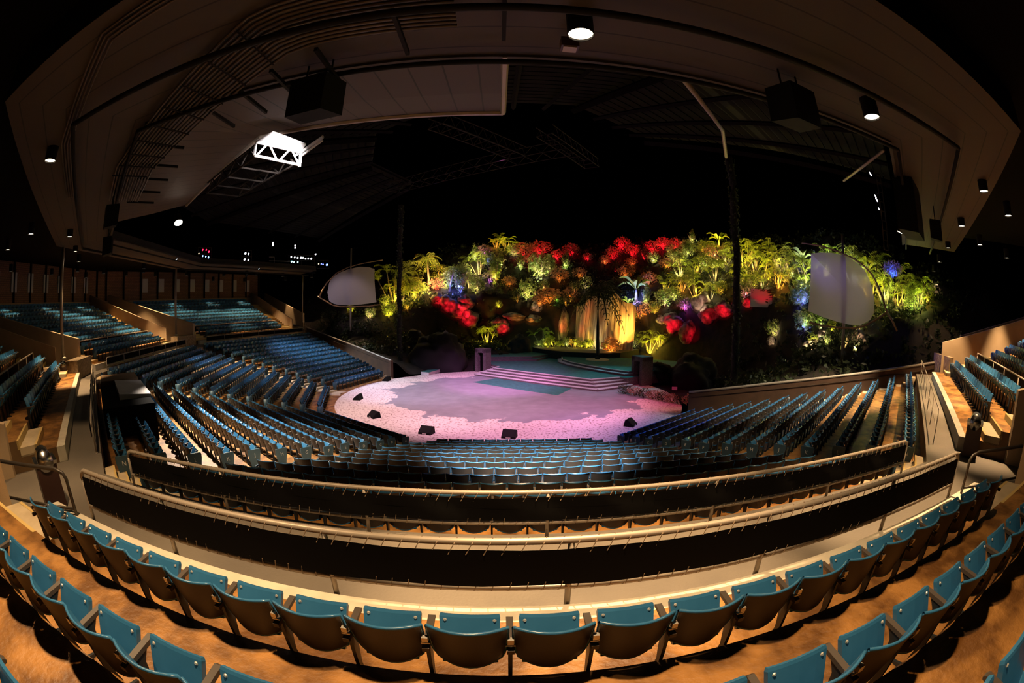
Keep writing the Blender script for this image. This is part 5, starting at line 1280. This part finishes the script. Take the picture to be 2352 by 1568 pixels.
# far left lantern clusters on the roof edge
CL = [(466, 574, RED, .09, 'red, top left of the red pair'), (474, 574, RED, .09, 'red, beside the first red one'), (480, 578, RED, .1, 'red, right end of the red group'), (457, 582, WARM, .06, 'small warm one left of the red group'), (466, 588, (.15, .4, 1.), .08, 'blue, lower left of the blue group'), (473, 589, (.15, .4, 1.), .08, 'blue, middle of the blue group'), (479, 591, (.1, .35, 1.), .1, 'blue, right of the blue group'),
      (564, 582, (.75, .8, 1.), .13, 'cold white, top left of the square of four'), (571, 583, (.75, .8, 1.), .11, 'cold white, top right of the square of four'), (562, 596, (.75, .8, 1.), .11, 'cold white, bottom left of the square of four'), (571, 597, (.75, .8, 1.), .11, 'cold white, bottom right of the square of four'),
      (627, 558, (1., .9, .95), .1, 'white, upper of the left stacked pair'), (627, 563, (1., .9, .95), .1, 'white, lower of the left stacked pair'), (678, 564, (1., .9, .9), .1, 'white, upper of the right stacked pair'), (678, 569, (1., .9, .9), .1, 'white, lower of the right stacked pair'),
      (669, 590, (.95, .92, 1.), .1, 'white, first of the long row'), (677, 591, (.95, .92, 1.), .1, 'white, second of the long row'), (684, 592, (.95, .92, 1.), .1, 'white, third of the long row'), (691, 592, (.95, .92, 1.), .12, 'white, fourth of the long row'), (696, 592, (.95, .92, 1.), .1, 'white, fifth of the long row'), (702, 594, (.95, .92, 1.), .1, 'white, sixth of the long row'), (708, 594, (.95, .92, 1.), .1, 'white, seventh of the long row'), (715, 594, (.95, .92, 1.), .12, 'white, last of the long row'),
      (725, 584, (.95, .9, 1.), .1, 'white, alone above the end of the long row'), (670, 601, (.2, .85, 1.), .1, 'cyan, left of the cyan pair'), (675, 602, (.2, .85, 1.), .09, 'cyan, beside the first cyan one'), (684, 602, (.3, .9, 1.), .09, 'cyan, right of the cyan pair'), (732, 606, WARM, .06, 'small warm one near the roof tip'), (738, 606, (.1, .15, 1.), .08, 'deep blue, left at the roof tip'), (742, 607, (.1, .15, 1.), .08, 'deep blue, middle at the roof tip'), (751, 608, (.1, .2, 1.), .14, 'deep blue, brightest at the roof tip')]
for (x_, y_, c_, h_, lb) in CL:
    q = onsec(x_, y_, 3, 26.2) if x_ < 700 else onsec(x_, y_, 3, 26.2)
    flood(tuple(q), (0, 34, 0), 0, c_, 30, 'tiny far lantern on left roof edge, '+lb, head=h_, strength=16, group='tiny lanterns on the far roof edge')
for x0, x1, y0, y1, lb in ((455, 485, 568, 600, 'holding the red and blue lanterns'), (555, 578, 575, 604, 'holding the square of four lanterns'), (662, 722, 586, 612, 'holding the long row of lanterns'), (728, 756, 598, 616, 'holding the deep blue lanterns')):
    t = thing('pipe_grid', 'dark pipe frame on the far roof edge, '+lb, 'frame'); mb = MB()
    for yy in (y0, (y0+y1)/2, y1): mb.tube([onsec(x0, yy, 3, 26.4), onsec(x1, yy, 3, 26.4)], .03, 5)
    for xx in (x0, (x0+x1)/2, x1): mb.tube([onsec(xx, y0, 3, 26.4), onsec(xx, y1, 3, 26.4)], .03, 5)
    mb.build('pipes', M['dtruss'], t)
t = thing('balcony_guardrail', 'pale guardrail on the far roof gallery between lantern clusters', 'rail'); mb = MB()
mb.tube([onsec(618, 590, 3, 26.3), onsec(630, 590, 3, 26.3), onsec(630, 611, 3, 26.3)], .03, 5); mb.tube([onsec(618, 599, 3, 26.3), onsec(668, 600, 3, 26.3)], .03, 5); mb.tube([onsec(620, 611, 3, 26.3), onsec(678, 614, 3, 26.3)], .035, 5); mb.build('guardrail_pipes', M['rail'], t)
# arena rim ramp sign
p = onz(1548, 912, 0.); t = thing('easel_board', 'small white board on a stand beyond the right arena hedge', 'board', tuple(p), math.atan2(-p[0], p[1])); mb = MB(); mb.box(-.2, .2, -.01, .01, .55, .8); mb.build('board', M['white'], t); mb = MB(); mb.tube([(0, .02, 0), (0, .02, 1.2)], .015, 5); mb.build('stand', M['fascia'], t)
print('plants', np_[0], 'objects', len(bpy.data.objects))
for o in ():
    if 'label' in o and len(o['label'].split()) > 16: print('LONG', len(o['label'].split()), o['label'])
